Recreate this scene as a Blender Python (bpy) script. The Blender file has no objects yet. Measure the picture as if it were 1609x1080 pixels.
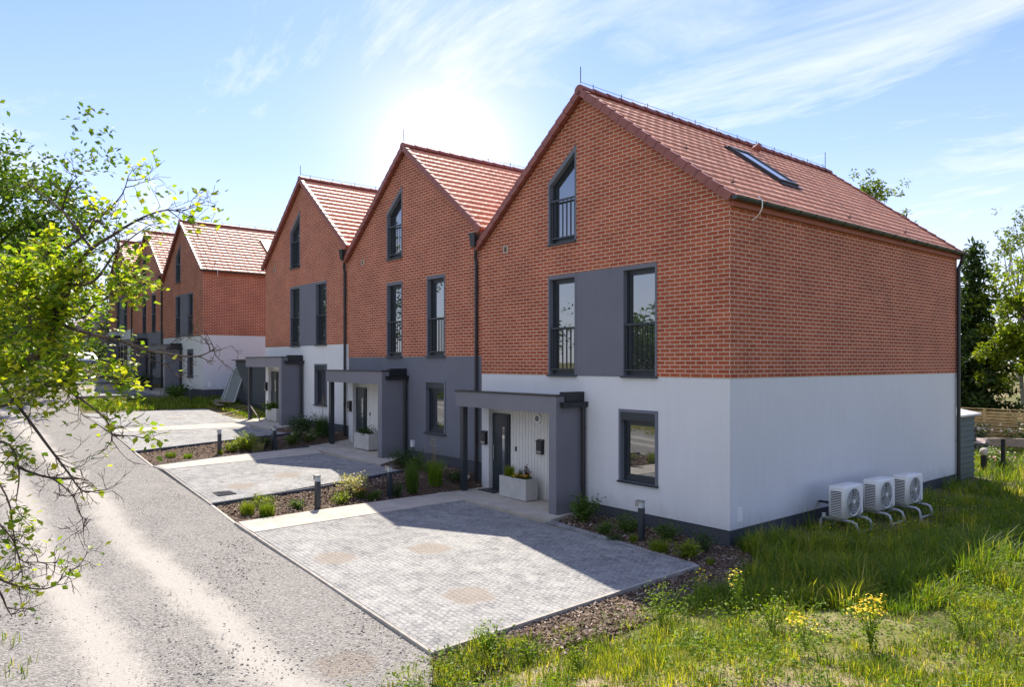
import bpy, math, random
import numpy as np
from mathutils import Vector, Matrix
R = random.Random(7)
NR = np.random.default_rng(11)
S = bpy.context.scene
COL = S.collection
PI = math.pi

# ------------------------------------------------------------------ ground heights
H0 = [(-80,3.2),(-54,2.6),(-46.5,2.3),(-46.2,2.25),(-39.2,2.2),(-38.7,1.75),(-31.3,1.62),(-30.5,1.5),(-23.5,1.03),
      (-15.4,.98),(-14.9,.58),(-8,.48),(-7.5,.1),(0,0),(100,0)]
H1 = [(-80,3.3),(-54,2.7),(-39,2.0),(-31,1.6),(-25,1.3),(-20,1.05),(-15.5,.8),(-13.3,.62),(-8.2,.38),(-6.3,.2),(.7,0),(100,0)]
def lin(P, x):
    if x <= P[0][0]: return P[0][1]
    for (a,b),(c,d) in zip(P, P[1:]):
        if x <= c: return b+(d-b)*(x-a)/(c-a)
    return P[-1][1]
def G(x, y):
    t = min(1, max(0, (-y-1.0)/5.6))
    return lin(H0,x)*(1-t)+lin(H1,x)*t+shadow_mound(x,y)
def _ss(t):
    t=np.clip(t,0,1); return t*t*(3-2*t)
def shadow_mound(x,y):   # added meadow rise, shaped to bring the house shadow's edge nearer
    return .42*_ss((x-1.5)/2.6)*_ss((y+9.0)/3.5)*_ss((17-y)/6)
_h0x=np.array([p[0] for p in H0]);_h0z=np.array([p[1] for p in H0]);_h1x=np.array([p[0] for p in H1]);_h1z=np.array([p[1] for p in H1])
def Gn(x, y):
    t=np.clip((-y-1.0)/5.6,0,1)
    return np.interp(x,_h0x,_h0z)*(1-t)+np.interp(x,_h1x,_h1z)*t+shadow_mound(np.asarray(x,float),np.asarray(y,float))

# ------------------------------------------------------------------ mesh helper
class MB:
    def __init__(s): s.v=[]; s.f=[]; s.uv=[]
    def quad(s, *ps, uv=None):
        n=len(s.v); s.v += [tuple(p) for p in ps]; s.f.append(tuple(range(n,n+len(ps))))
        s.uv.append(uv)
    def box(s, x0,x1,y0,y1,z0,z1):
        P=[(x0,y0,z0),(x1,y0,z0),(x1,y1,z0),(x0,y1,z0),(x0,y0,z1),(x1,y0,z1),(x1,y1,z1),(x0,y1,z1)]
        s.hexa(P)
    def hexa(s,P):
        n=len(s.v); s.v+= [tuple(p) for p in P]
        for f in ((0,3,2,1),(4,5,6,7),(0,1,5,4),(1,2,6,5),(2,3,7,6),(3,0,4,7)):
            s.f.append(tuple(n+i for i in f)); s.uv.append(None)
    def tube(s, pts, rads, n=8, cap=True):
        pts=[Vector(p) for p in pts]
        if not hasattr(rads,'__len__'): rads=[rads]*len(pts)
        base=len(s.v); up=Vector((0.13,0.21,1)).normalized()
        for i,p in enumerate(pts):
            d=(pts[min(i+1,len(pts)-1)]-pts[max(i-1,0)])
            if d.length<1e-9: d=Vector((0,0,1))
            d.normalize()
            a=d.cross(up)
            if a.length<1e-3: a=d.cross(Vector((1,0,0)))
            a.normalize(); b=d.cross(a)
            for k in range(n):
                t=2*PI*k/n
                s.v.append(tuple(p+(a*math.cos(t)+b*math.sin(t))*rads[i]))
        for i in range(len(pts)-1):
            for k in range(n):
                q=base+i*n+k; r=base+i*n+(k+1)%n
                s.f.append((q,r,r+n,q+n)); s.uv.append(None)
        if cap:
            s.f.append(tuple(base+k for k in range(n-1,-1,-1))); s.uv.append(None)
            e=base+(len(pts)-1)*n
            s.f.append(tuple(e+k for k in range(n))); s.uv.append(None)
    def lathe(s, cx,cy, prof, n=16):
        base=len(s.v)
        for r,z in prof:
            for k in range(n):
                t=2*PI*k/n; s.v.append((cx+r*math.cos(t),cy+r*math.sin(t),z))
        for i in range(len(prof)-1):
            for k in range(n):
                q=base+i*n+k; r_=base+i*n+(k+1)%n
                s.f.append((q,r_,r_+n,q+n)); s.uv.append(None)
        s.f.append(tuple(base+k for k in range(n-1,-1,-1))); s.uv.append(None)
        e=base+(len(prof)-1)*n; s.f.append(tuple(e+k for k in range(n))); s.uv.append(None)
    def mesh(s, name, mat, smooth=False):
        me=bpy.data.meshes.new(name); me.from_pydata(s.v,[],s.f)
        if any(u for u in s.uv):
            ul=me.uv_layers.new(name='UVMap')
            for p,u in zip(me.polygons,s.uv):
                if u:
                    for li,c in zip(p.loop_indices,u): ul.data[li].uv=c
        if mat: me.materials.append(mat)
        if smooth:
            me.polygons.foreach_set('use_smooth',[True]*len(me.polygons))
        me.update(); return me
    def build(s, name, mat, parent=None, smooth=False):
        return link(name, s.mesh(name,mat,smooth), parent)
def link(name, me, parent=None):
    o=bpy.data.objects.new(name,me); COL.objects.link(o)
    if parent: o.parent=parent
    return o
def npmesh(name, V, F, mat, smooth=False):
    """V (n,3) array, F (m,k) int array."""
    me=bpy.data.meshes.new(name); k=F.shape[1]
    me.vertices.add(len(V)); me.vertices.foreach_set('co',V.astype(np.float32).ravel())
    me.loops.add(F.size); me.loops.foreach_set('vertex_index',F.astype(np.int32).ravel())
    me.polygons.add(len(F)); me.polygons.foreach_set('loop_start',np.arange(0,F.size,k,dtype=np.int32))
    if smooth: me.polygons.foreach_set('use_smooth',np.ones(len(F),dtype=bool))
    me.materials.append(mat); me.update(calc_edges=True); me.validate(); return me
def empty(name, loc=(0,0,0), rz=0):
    o=bpy.data.objects.new(name,None); COL.objects.link(o); o.location=loc; o.rotation_euler=(0,0,rz); o.empty_display_size=.2
    return o
def tag(o, label, cat, group=None, kind=None):
    o['label']=label; o['category']=cat
    if group: o['group']=group
    if kind: o['kind']=kind
    return o
def struct(o): o['kind']='structure'; return o
def children(o): return [c for c in bpy.data.objects if c.parent==o]
def copy_tree(o, parent=None):
    c=o.copy(); COL.objects.link(c)
    if parent: c.parent=parent
    for ch in list(o.children): copy_tree(ch,c)
    return c

# ------------------------------------------------------------------ materials
SPOTS=[(-3.47,-6.2,.36),(-3.06,-4.57,.38),(-.66,-5.48,.38),(.30,-7.9,.36),(-10.3,-4.2,.38),(-9.6,-5.6,.34),(-23.5,-3.4,.4)]
class NT:
    def __init__(s,name):
        s.m=bpy.data.materials.new(name); s.m.use_nodes=True; s.t=s.m.node_tree; s.n=s.t.nodes; s.l=s.t.links
        s.b=s.n['Principled BSDF']; s.out=s.n['Material Output']
    def new(s,t,**kw):
        n=s.n.new(t)
        for k,v in kw.items(): setattr(n,k,v)
        return n
    def link(s,a,b): s.l.new(a,b)
    def coord(s,kind='Object',scale=(1,1,1)):
        c=s.new('ShaderNodeTexCoord'); mp=s.new('ShaderNodeMapping'); mp.inputs['Scale'].default_value=scale
        s.link(c.outputs[kind],mp.inputs[0]); return mp.outputs[0]
    def pos(s,scale=(1,1,1)):
        c=s.new('ShaderNodeNewGeometry'); mp=s.new('ShaderNodeMapping'); mp.inputs['Scale'].default_value=scale
        s.link(c.outputs['Position'],mp.inputs[0]); return mp.outputs[0]
    def noise(s,vec,scale,detail=4,rough=.55,dist=0):
        n=s.new('ShaderNodeTexNoise'); n.inputs['Scale'].default_value=scale; n.inputs['Detail'].default_value=detail
        n.inputs['Roughness'].default_value=rough; n.inputs['Distortion'].default_value=dist
        if vec is not None: s.link(vec,n.inputs['Vector'])
        return n.outputs['Fac']
    def ramp(s,fac,stops):
        r=s.new('ShaderNodeValToRGB'); e=r.color_ramp.elements
        while len(e)<len(stops): e.new(.5)
        for el,(p,c) in zip(e,stops):
            el.position=p; el.color=(c,c,c,1) if not hasattr(c,'__len__') else (*c,1)
        s.link(fac,r.inputs[0]); return r.outputs[0]
    def mix(s,fac,a,b,mode='MIX'):
        m=s.new('ShaderNodeMix',data_type='RGBA',blend_type=mode); m.clamp_factor=True
        for inp,v in ((m.inputs[0],fac),(m.inputs[6],a),(m.inputs[7],b)):
            if hasattr(v,'is_linked') : s.link(v,inp)
            elif hasattr(v,'__len__'): inp.default_value=(*v,1)
            else: inp.default_value=v
        return m.outputs[2]
    def math(s,op,a,b=None,c=None):
        m=s.new('ShaderNodeMath',operation=op)
        for i,v in enumerate((a,b,c)):
            if v is None: continue
            if hasattr(v,'is_linked'): s.link(v,m.inputs[i])
            else: m.inputs[i].default_value=v
        return m.outputs[0]
    def bump(s,h,strength=.5,dist=.01,normal=None):
        b=s.new('ShaderNodeBump'); b.inputs['Strength'].default_value=strength; b.inputs['Distance'].default_value=dist
        s.link(h,b.inputs['Height'])
        if normal is not None: s.link(normal,b.inputs['Normal'])
        s.link(b.outputs[0],s.b.inputs['Normal']); return b.outputs[0]
    def col(s,c):
        if hasattr(c,'is_linked'): s.link(c,s.b.inputs['Base Color'])
        else: s.b.inputs['Base Color'].default_value=(*c,1)
    def set(s,rough=None,spec=None,metal=None):
        if rough is not None: s.b.inputs['Roughness'].default_value=rough
        if spec is not None: s.b.inputs['Specular IOR Level'].default_value=spec
        if metal is not None: s.b.inputs['Metallic'].default_value=metal

def spots(t,v):
    """round patches where sand filled the paving: noisy mask round fixed ground points"""
    n=t.noise(v,5.5,6,.75); n2=t.noise(v,38,3,.7); out=None
    sp=t.new('ShaderNodeSeparateXYZ'); t.link(v,sp.inputs[0])
    for x,y,r in SPOTS:
        cb=t.new('ShaderNodeCombineXYZ'); t.link(t.math('SUBTRACT',sp.outputs['X'],x),cb.inputs[0]); t.link(t.math('SUBTRACT',sp.outputs['Y'],y),cb.inputs[1])
        ln=t.new('ShaderNodeVectorMath',operation='LENGTH'); t.link(cb.outputs[0],ln.inputs[0])
        d=t.math('ADD',ln.outputs['Value'],t.math('MULTIPLY',t.math('SUBTRACT',n,.5),.42)); d=t.math('ADD',d,t.math('MULTIPLY',t.math('SUBTRACT',n2,.5),.16))
        mr=t.new('ShaderNodeMapRange'); t.link(d,mr.inputs[0]); mr.inputs[1].default_value=r-.07; mr.inputs[2].default_value=r+.03; mr.inputs[3].default_value=1; mr.inputs[4].default_value=0
        out=mr.outputs[0] if out is None else t.math('MAXIMUM',out,mr.outputs[0])
    return out,t.ramp(n2,[(.3,(.17,.135,.105)),(.7,(.33,.275,.22))])
def plain(name,c,rough=.6,spec=.5,metal=0,var=.12,scale=6,bump=.0,bscale=120):
    t=NT(name); v=t.pos(); n=t.noise(v,scale,5,.6)
    lo=tuple(x*(1-var) for x in c); hi=tuple(min(1,x*(1+var)) for x in c)
    t.col(t.ramp(n,[(.3,lo),(.7,hi)])); t.set(rough,spec,metal)
    if bump: t.bump(t.noise(v,bscale,3),bump,.004)
    return t.m
def render_mat(name,c,streak=.1):
    c0=c; t=NT(name); v=t.pos(); n=t.noise(v,.9,5,.6); n2=t.noise(t.pos((3,3,.35)),2.2,4,.6)
    lo=tuple(x*(1-streak) for x in c); hi=tuple(min(1,x*(1+streak*.6)) for x in c)
    a=t.ramp(n,[(.3,lo),(.7,hi)]); b=t.ramp(n2,[(.35,.972),(.65,1.0)])
    c=t.mix(1.0,a,b,'MULTIPLY'); o=t.coord('Object'); sp=t.new('ShaderNodeSeparateXYZ'); t.link(o,sp.inputs[0])
    mr=t.new('ShaderNodeMapRange'); t.link(t.math('ADD',sp.outputs['Z'],t.math('MULTIPLY',t.noise(v,3.5,6,.7),-.9)),mr.inputs[0]); mr.inputs[1].default_value=-.25; mr.inputs[2].default_value=.12; mr.inputs[3].default_value=.45; mr.inputs[4].default_value=0
    c=t.mix(mr.outputs[0],c,tuple(x*.62+.02 for x in c0)); t.col(c); t.set(.9,.2)
    t.bump(t.noise(v,160,2,.7),.35,.003); return t.m
M={}
def brick_mat():
    t=NT('brick_masonry'); uv=t.new('ShaderNodeTexCoord').outputs['UV']
    b=t.new('ShaderNodeTexBrick'); b.offset=.5; b.squash=1
    t.link(uv,b.inputs['Vector']); b.inputs['Scale'].default_value=1
    b.inputs['Brick Width'].default_value=.25; b.inputs['Row Height'].default_value=.0815; b.inputs['Mortar Size'].default_value=.0068
    b.inputs['Mortar Smooth'].default_value=.12; b.inputs['Bias'].default_value=-.05
    b.inputs['Color1'].default_value=(.325,.071,.032,1); b.inputs['Color2'].default_value=(.42,.110,.050,1)
    b.inputs['Mortar'].default_value=(.66,.54,.41,1)
    n=t.noise(uv,1.1,4,.6); n2=t.noise(uv,55,3,.6)
    c=t.mix(.8,b.outputs['Color'],t.ramp(n,[(.3,.84),(.7,1.14)]),'MULTIPLY')
    c=t.mix(.6,c,t.ramp(n2,[(.3,.8),(.7,1.18)]),'MULTIPLY')
    t.col(c); t.set(.8,.3)
    n4=t.noise(t.coord('UV',(1,.25,1)),.9,5,.7); c=t.mix(1,c,t.ramp(n4,[(.35,.92),(.6,1.03)]),'MULTIPLY'); t.col(c)
    h=t.math('SUBTRACT',1,b.outputs['Fac']); h=t.math('MULTIPLY_ADD',n2,.25,h)
    t.bump(h,.75,.006); return t.m
M['brick']=brick_mat()
M['white']=render_mat('white_render',(.67,.675,.69),.03)
M['grey']=render_mat('grey_render',(.165,.172,.205),.08)
M['greyl']=render_mat('lilac_grey_render',(.20,.198,.222),.08)
M['plinth']=render_mat('plinth_render',(.075,.083,.10),.12)
M['dark']=plain('anthracite_metal',(.028,.034,.042),.38,.5,.0,.1)
M['darker']=plain('black_metal',(.016,.018,.022),.35,.5,.0,.1)
M['frame']=plain('window_frame_paint',(.026,.034,.044),.4,.5)
M['boards']=plain('white_boards',(.72,.70,.66),.7,.3,var=.04)
M['fascia']=plain('fascia_paint',(.30,.085,.05),.6,.4,var=.06)
M['gut']=plain('gutter_metal',(.05,.062,.062),.38,.5,.3,.15)
M['concrete']=plain('concrete',(.47,.425,.365),.9,.2,var=.14,scale=3,bump=.4)
M['kerbc']=plain('kerb_concrete',(.36,.335,.30),.9,.2,var=.2,scale=5,bump=.4)
M['planter']=plain('planter_concrete',(.46,.45,.43),.85,.2,var=.10,scale=4,bump=.3)
M['whitep']=plain('white_plastic',(.80,.80,.79),.42,.5,var=.03)
M['opal']=plain('opal_glass',(.42,.44,.46),.25,.5,var=.02)
M['steel']=plain('brushed_steel',(.32,.32,.32),.4,.5,.9,.05)
M['galv']=plain('galvanised_tube',(.50,.52,.54),.5,.5,.3,.1)
M['grille']=plain('grille_dark',(.02,.022,.025),.5)
M['fan']=plain('fan_plastic',(.16,.175,.19),.5,var=.1)
M['wire']=plain('wire_metal',(.10,.10,.11),.5,.5,.5)
def tile_mat():
    t=NT('clay_roof_tile'); v=t.coord('Object'); n=t.noise(v,1.2,5,.65); n2=t.noise(v,12,4,.6); n3=t.noise(v,90,2)
    sp=t.new('ShaderNodeSeparateXYZ'); t.link(v,sp.inputs[0]); cb=t.new('ShaderNodeCombineXYZ')
    t.link(t.math('FLOOR',t.math('DIVIDE',t.math('ADD',sp.outputs['Y'],.12),.3027)),cb.inputs[0]); t.link(t.math('FLOOR',t.math('DIVIDE',t.math('ADD',sp.outputs['X'],3.79),.2444)),cb.inputs[1])
    wn=t.new('ShaderNodeTexWhiteNoise',noise_dimensions='2D'); t.link(cb.outputs[0],wn.inputs['Vector'])
    c=t.ramp(wn.outputs['Value'],[(0,(.54,.225,.13)),(.6,(.60,.265,.16)),(1,(.64,.305,.195))])
    c=t.mix(.8,c,t.ramp(n,[(.3,.80),(.7,1.14)]),'MULTIPLY'); c=t.mix(.5,c,t.ramp(n2,[(.3,.85),(.7,1.12)]),'MULTIPLY')
    t.col(c); t.set(.55,.5); t.bump(n3,.1,.001); return t.m
M['tile']=tile_mat()
M['verge']=plain('verge_tile',(.25,.075,.055),.5,.5,var=.15,scale=5)
def glass_mat(name,tint,refl):
    t=NT(name); v=t.pos(); g=t.new('ShaderNodeBsdfGlossy'); g.inputs['Roughness'].default_value=.015; g.inputs['Color'].default_value=(.93,.96,1,1)
    t.col(tint); t.set(.4,.3)
    lw=t.new('ShaderNodeFresnel'); lw.inputs['IOR'].default_value=refl
    bp=t.new('ShaderNodeBump'); bp.inputs['Strength'].default_value=.03; bp.inputs['Distance'].default_value=.02
    t.link(t.noise(v,1.6,2),bp.inputs['Height']); t.link(bp.outputs[0],g.inputs['Normal'])
    mx=t.new('ShaderNodeMixShader'); t.link(lw.outputs[0],mx.inputs[0]); t.link(t.b.outputs[0],mx.inputs[1]); t.link(g.outputs[0],mx.inputs[2])
    t.link(mx.outputs[0],t.out.inputs[0]); return t.m
M['pane']=glass_mat('window_glass',(.012,.014,.016),3.2)
M['skypane']=glass_mat('skylight_glass',(.10,.12,.14),2.8)
def island_leaf(name, stops, trans=.45, rough=.5, tcol=1.5):
    t=NT(name); g=t.new('ShaderNodeNewGeometry')
    c=t.ramp(g.outputs['Random Per Island'],stops); t.col(c); t.set(rough,.35)
    tr=t.new('ShaderNodeBsdfTranslucent'); c2=t.mix(1.0,c,(tcol*1.05,tcol*1.0,tcol*.45),'MULTIPLY'); t.link(c2,tr.inputs[0])
    mx=t.new('ShaderNodeMixShader'); mx.inputs[0].default_value=trans
    t.link(t.b.outputs[0],mx.inputs[1]); t.link(tr.outputs[0],mx.inputs[2]); t.link(mx.outputs[0],t.out.inputs[0]); return t.m
M['leaf_near']=island_leaf('near_tree_leaf',[(0,(.07,.14,.012)),(.35,(.13,.215,.014)),(.7,(.24,.30,.018)),(1,(.36,.36,.03))],.58,.4,1.9)
M['leaf_green']=island_leaf('broad_leaf',[(0,(.030,.075,.010)),(.6,(.055,.115,.015)),(1,(.09,.15,.02))],.4)
M['leaf_mid']=island_leaf('mid_green_leaf',[(0,(.045,.10,.010)),(.6,(.085,.16,.015)),(1,(.14,.20,.02))],.45)
M['leaf_bright']=island_leaf('bright_leaf',[(0,(.10,.17,.014)),(.6,(.19,.26,.022)),(1,(.28,.32,.03))],.55)
M['leaf_birch']=island_leaf('birch_leaf',[(0,(.07,.12,.02)),(1,(.15,.20,.04))],.5)
M['needle']=island_leaf('spruce_needle',[(0,(.022,.05,.013)),(.7,(.042,.085,.018)),(1,(.075,.125,.025))],.3)
M['bark']=plain('bark',(.055,.042,.032),.9,.2,var=.35,scale=14,bump=.6,bscale=60)
M['twig']=plain('twig_bark',(.085,.062,.048),.85,.2,var=.25,scale=20)
M['palebark']=plain('pale_bark',(.42,.40,.36),.85,.2,var=.3,scale=10)
M['grass']=island_leaf('grass_blade',[(0,(.06,.115,.010)),(.45,(.105,.175,.012)),(.8,(.18,.235,.018)),(.93,(.26,.26,.04)),(1,(.38,.32,.12))],.5,.5,1.7)
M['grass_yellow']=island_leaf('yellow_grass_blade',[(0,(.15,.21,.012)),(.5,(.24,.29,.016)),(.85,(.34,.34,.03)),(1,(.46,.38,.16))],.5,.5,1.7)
M['straw']=island_leaf('dry_straw',[(0,(.16,.12,.06)),(.5,(.30,.24,.12)),(.8,(.42,.34,.19)),(1,(.20,.24,.03))],.2,.7,1.2)
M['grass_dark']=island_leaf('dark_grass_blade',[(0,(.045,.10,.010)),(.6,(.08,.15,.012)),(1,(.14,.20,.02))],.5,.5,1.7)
M['weed']=island_leaf('weed_leaf',[(0,(.08,.15,.012)),(.6,(.14,.23,.016)),(1,(.23,.29,.025))],.5,.5,1.7)
M['shrub']=island_leaf('shrub_leaf',[(0,(.045,.10,.014)),(.6,(.085,.16,.02)),(1,(.14,.20,.03))],.45)
M['shrubb']=island_leaf('bright_shrub_leaf',[(0,(.11,.17,.012)),(.6,(.19,.25,.018)),(1,(.28,.31,.03))],.5)
M['shrubd']=island_leaf('dark_shrub_leaf',[(0,(.025,.06,.014)),(1,(.06,.11,.022))],.35)
M['cream']=island_leaf('cream_leaf',[(0,(.30,.30,.13)),(1,(.55,.52,.30))],.4)
M['purple']=island_leaf('purple_leaf',[(0,(.03,.012,.018)),(1,(.07,.025,.035))],.3)
M['yellow']=island_leaf('yellow_petal',[(0,(.72,.50,.008)),(1,(.86,.66,.02))],.3,.5,1.1)
M['orange']=island_leaf('orange_petal',[(0,(.55,.22,.01)),(1,(.75,.40,.02))],.3,.5,1.1)
M['petal']=island_leaf('white_petal',[(0,(.62,.60,.56)),(1,(.80,.78,.75))],.3,.5,1.0)
M['pink']=island_leaf('pink_petal',[(0,(.55,.25,.28)),(1,(.70,.42,.42))],.3,.5,1.0)
M['stalk']=plain('dry_stalk',(.22,.17,.08),.8,.2,var=.2)
M['chips']=island_leaf('bark_chip',[(0,(.075,.05,.035)),(.5,(.16,.112,.080)),(.85,(.27,.20,.15)),(1,(.42,.34,.28))],.0,.85)
def stone_mat():
    t=NT('gravel_stone'); g=t.new('ShaderNodeNewGeometry')
    t.col(t.ramp(g.outputs['Random Per Island'],[(0,(.20,.19,.178)),(.3,(.31,.293,.272)),(.85,(.42,.40,.372)),(1,(.55,.53,.50))])); t.set(.85,.25); return t.m
M['stone']=stone_mat()
def gravel_mat():
    t=NT('gravel_road'); v=t.pos(); sep=t.new('ShaderNodeSeparateXYZ'); t.link(v,sep.inputs[0])
    n0=t.noise(v,.35,3); n1=t.noise(v,1.6,5,.6); n2=t.noise(v,24,4,.7); n3=t.noise(v,75,3,.7)
    # two worn wheel tracks running along the road, wandering a little
    y=t.math('ADD',sep.outputs['Y'],t.math('MULTIPLY',t.math('SUBTRACT',n0,.5),.6))
    def track(c,w):
        d=t.math('ABSOLUTE',t.math('SUBTRACT',y,c)); d=t.math('ADD',d,t.math('MULTIPLY',t.math('SUBTRACT',n1,.5),.6))
        mr=t.new('ShaderNodeMapRange'); mr.interpolation_type='SMOOTHSTEP'
        t.link(d,mr.inputs[0]); mr.inputs[1].default_value=w*.15; mr.inputs[2].default_value=w; mr.inputs[3].default_value=1; mr.inputs[4].default_value=0
        return mr.outputs[0]
    tr=t.math('MAXIMUM',track(-8.6,.46),track(-9.95,.5))
    base=t.ramp(n2,[(.30,(.135,.127,.118)),(.5,(.265,.25,.232)),(.70,(.37,.352,.328))])
    vor=t.new('ShaderNodeTexVoronoi'); vor.inputs['Scale'].default_value=38; t.link(v,vor.inputs['Vector'])
    sepc=t.new('ShaderNodeSeparateColor'); t.link(vor.outputs['Color'],sepc.inputs[0])
    base=t.mix(.65,base,t.ramp(sepc.outputs[0],[(0,.62),(.5,1.0),(1,1.3)]),'MULTIPLY')
    base=t.mix(t.ramp(n1,[(.45,0),(.75,.55)]),base,(.33,.305,.275))
    dust=t.ramp(n2,[(.3,(.38,.352,.312)),(.7,(.455,.425,.382))])
    c=t.mix(t.math('MULTIPLY',tr,.85),base,dust); mk,sc=spots(t,v); c=t.mix(t.math('MULTIPLY',mk,.55),c,sc); t.col(c); t.set(.95,.15)
    h=t.math('MULTIPLY',t.math('SUBTRACT',1.15,tr),t.math('SUBTRACT',1,vor.outputs['Distance']))
    h=t.math('MULTIPLY_ADD',n3,.5,h); t.bump(h,.8,.02); return t.m
M['gravel']=gravel_mat()
def sett_mat():
    t=NT('granite_setts'); v=t.pos(); w=t.new('ShaderNodeTexNoise'); w.inputs['Scale'].default_value=5; t.link(v,w.inputs['Vector'])
    vm=t.new('ShaderNodeVectorMath',operation='MULTIPLY_ADD'); t.link(w.outputs['Color'],vm.inputs[0]); vm.inputs[1].default_value=(.022,.022,0); t.link(v,vm.inputs[2])
    b=t.new('ShaderNodeTexBrick'); b.offset=.5; t.link(vm.outputs[0],b.inputs['Vector']); b.inputs['Scale'].default_value=1
    b.inputs['Brick Width'].default_value=.105; b.inputs['Row Height'].default_value=.085; b.inputs['Mortar Size'].default_value=.008; b.inputs['Mortar Smooth'].default_value=.3
    b.inputs['Color1'].default_value=(.20,.20,.203,1); b.inputs['Color2'].default_value=(.35,.348,.345,1); b.inputs['Mortar'].default_value=(.125,.122,.118,1)
    n=t.noise(v,.8,5,.65); n1=t.noise(v,3.5,5,.7); n2=t.noise(v,60,3,.7)
    dust=t.ramp(n1,[(.38,.1),(.60,.9)])
    c=t.mix(dust,b.outputs['Color'],(.37,.36,.342)); c=t.mix(.9,c,t.ramp(n,[(.3,.78),(.7,1.18)]),'MULTIPLY')
    n5=t.noise(v,26,4,.75); c=t.mix(1,c,t.ramp(n5,[(.36,.58),(.5,.96),(.66,1.12)]),'MULTIPLY')
    t.col(c); mk,sc=spots(t,v); c=t.mix(t.math('MULTIPLY',mk,.72),c,sc); t.col(c)
    t.set(.8,.3); h=t.math('SUBTRACT',1,b.outputs['Fac']); h=t.math('MULTIPLY_ADD',n2,.5,h); t.bump(h,.8,.012); return t.m
M['setts']=sett_mat()
def soil_mat(name,a,b,c):
    t=NT(name); v=t.pos(); n=t.noise(v,.6,6,.65); n2=t.noise(v,14,5,.7); n3=t.noise(v,60,3,.7)
    x=t.ramp(n2,[(.3,a),(.7,b)]); x=t.mix(t.ramp(n,[(.4,0),(.62,1)]),x,c); t.col(x); t.set(.95,.1); t.bump(n3,.7,.02); return t.m
M['ground']=soil_mat('meadow_ground',(.16,.12,.06),(.30,.24,.14),(.075,.10,.02))
M['sandy']=soil_mat('sandy_ground',(.30,.235,.145),(.43,.35,.235),(.15,.16,.04))
M['mulch']=soil_mat('mulch_soil',(.09,.064,.046),(.18,.128,.093),(.13,.092,.066))
M['sand']=soil_mat('sand_fill',(.30,.225,.16),(.44,.35,.265),(.38,.295,.22))
M['timber']=plain('fence_timber',(.56,.42,.20),.8,.2,var=.25,scale=5)
M['graytimber']=plain('weathered_timber',(.30,.25,.20),.85,.2,var=.25,scale=6)
M['shed']=plain('shed_steel',(.055,.085,.09),.5,.4,.1,.1)
M['shedd']=plain('dark_shed_cladding',(.035,.041,.05),.5,.4,.1,.12)
M['tin']=plain('pale_tin_roof',(.55,.56,.57),.45,.5,.3,.06)
M['brown']=plain('brown_door_timber',(.12,.075,.05),.7,.3,var=.2)
M['slab']=plain('glassy_green_panel',(.20,.225,.225),.25,.5,var=.08)
M['redroof']=plain('far_roof',(.42,.33,.30),.7,.3,var=.12)
M['carp']=plain('blue_car_paint',(.05,.10,.22),.25,.5,.2,.03)
M['tyre']=plain('tyre_rubber',(.02,.02,.02),.8)

# ------------------------------------------------------------------ camera, light, sky
F=1149.; CAM=(7.853,-11.718,3.388)
fd=Vector((-.7708,.6371,0)).normalized()
cam=bpy.data.objects.new('camera',bpy.data.cameras.new('camera')); COL.objects.link(cam); S.camera=cam
cam.location=CAM; cam.rotation_euler=fd.to_track_quat('-Z','Y').to_euler()
cd=cam.data; cd.sensor_fit='HORIZONTAL'; cd.sensor_width=36; cd.lens=36*F/1609; cd.shift_y=(570-540)/1609; cd.clip_start=.05; cd.clip_end=2000
sun_from=Vector((.65,-.405,-1)).normalized(); to_sun=-sun_from
elev=math.asin(to_sun.z); rot=math.atan2(to_sun.x,to_sun.y)
sl=bpy.data.lights.new('sun','SUN'); sl.energy=5.0; sl.angle=math.radians(.5); sl.color=(1,.92,.79)
so=bpy.data.objects.new('sun',sl); COL.objects.link(so); so.rotation_euler=sun_from.to_track_quat('-Z','Y').to_euler(); so.location=(-20,12,40)
W=bpy.data.worlds.new('World'); S.world=W; W.use_nodes=True
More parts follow.
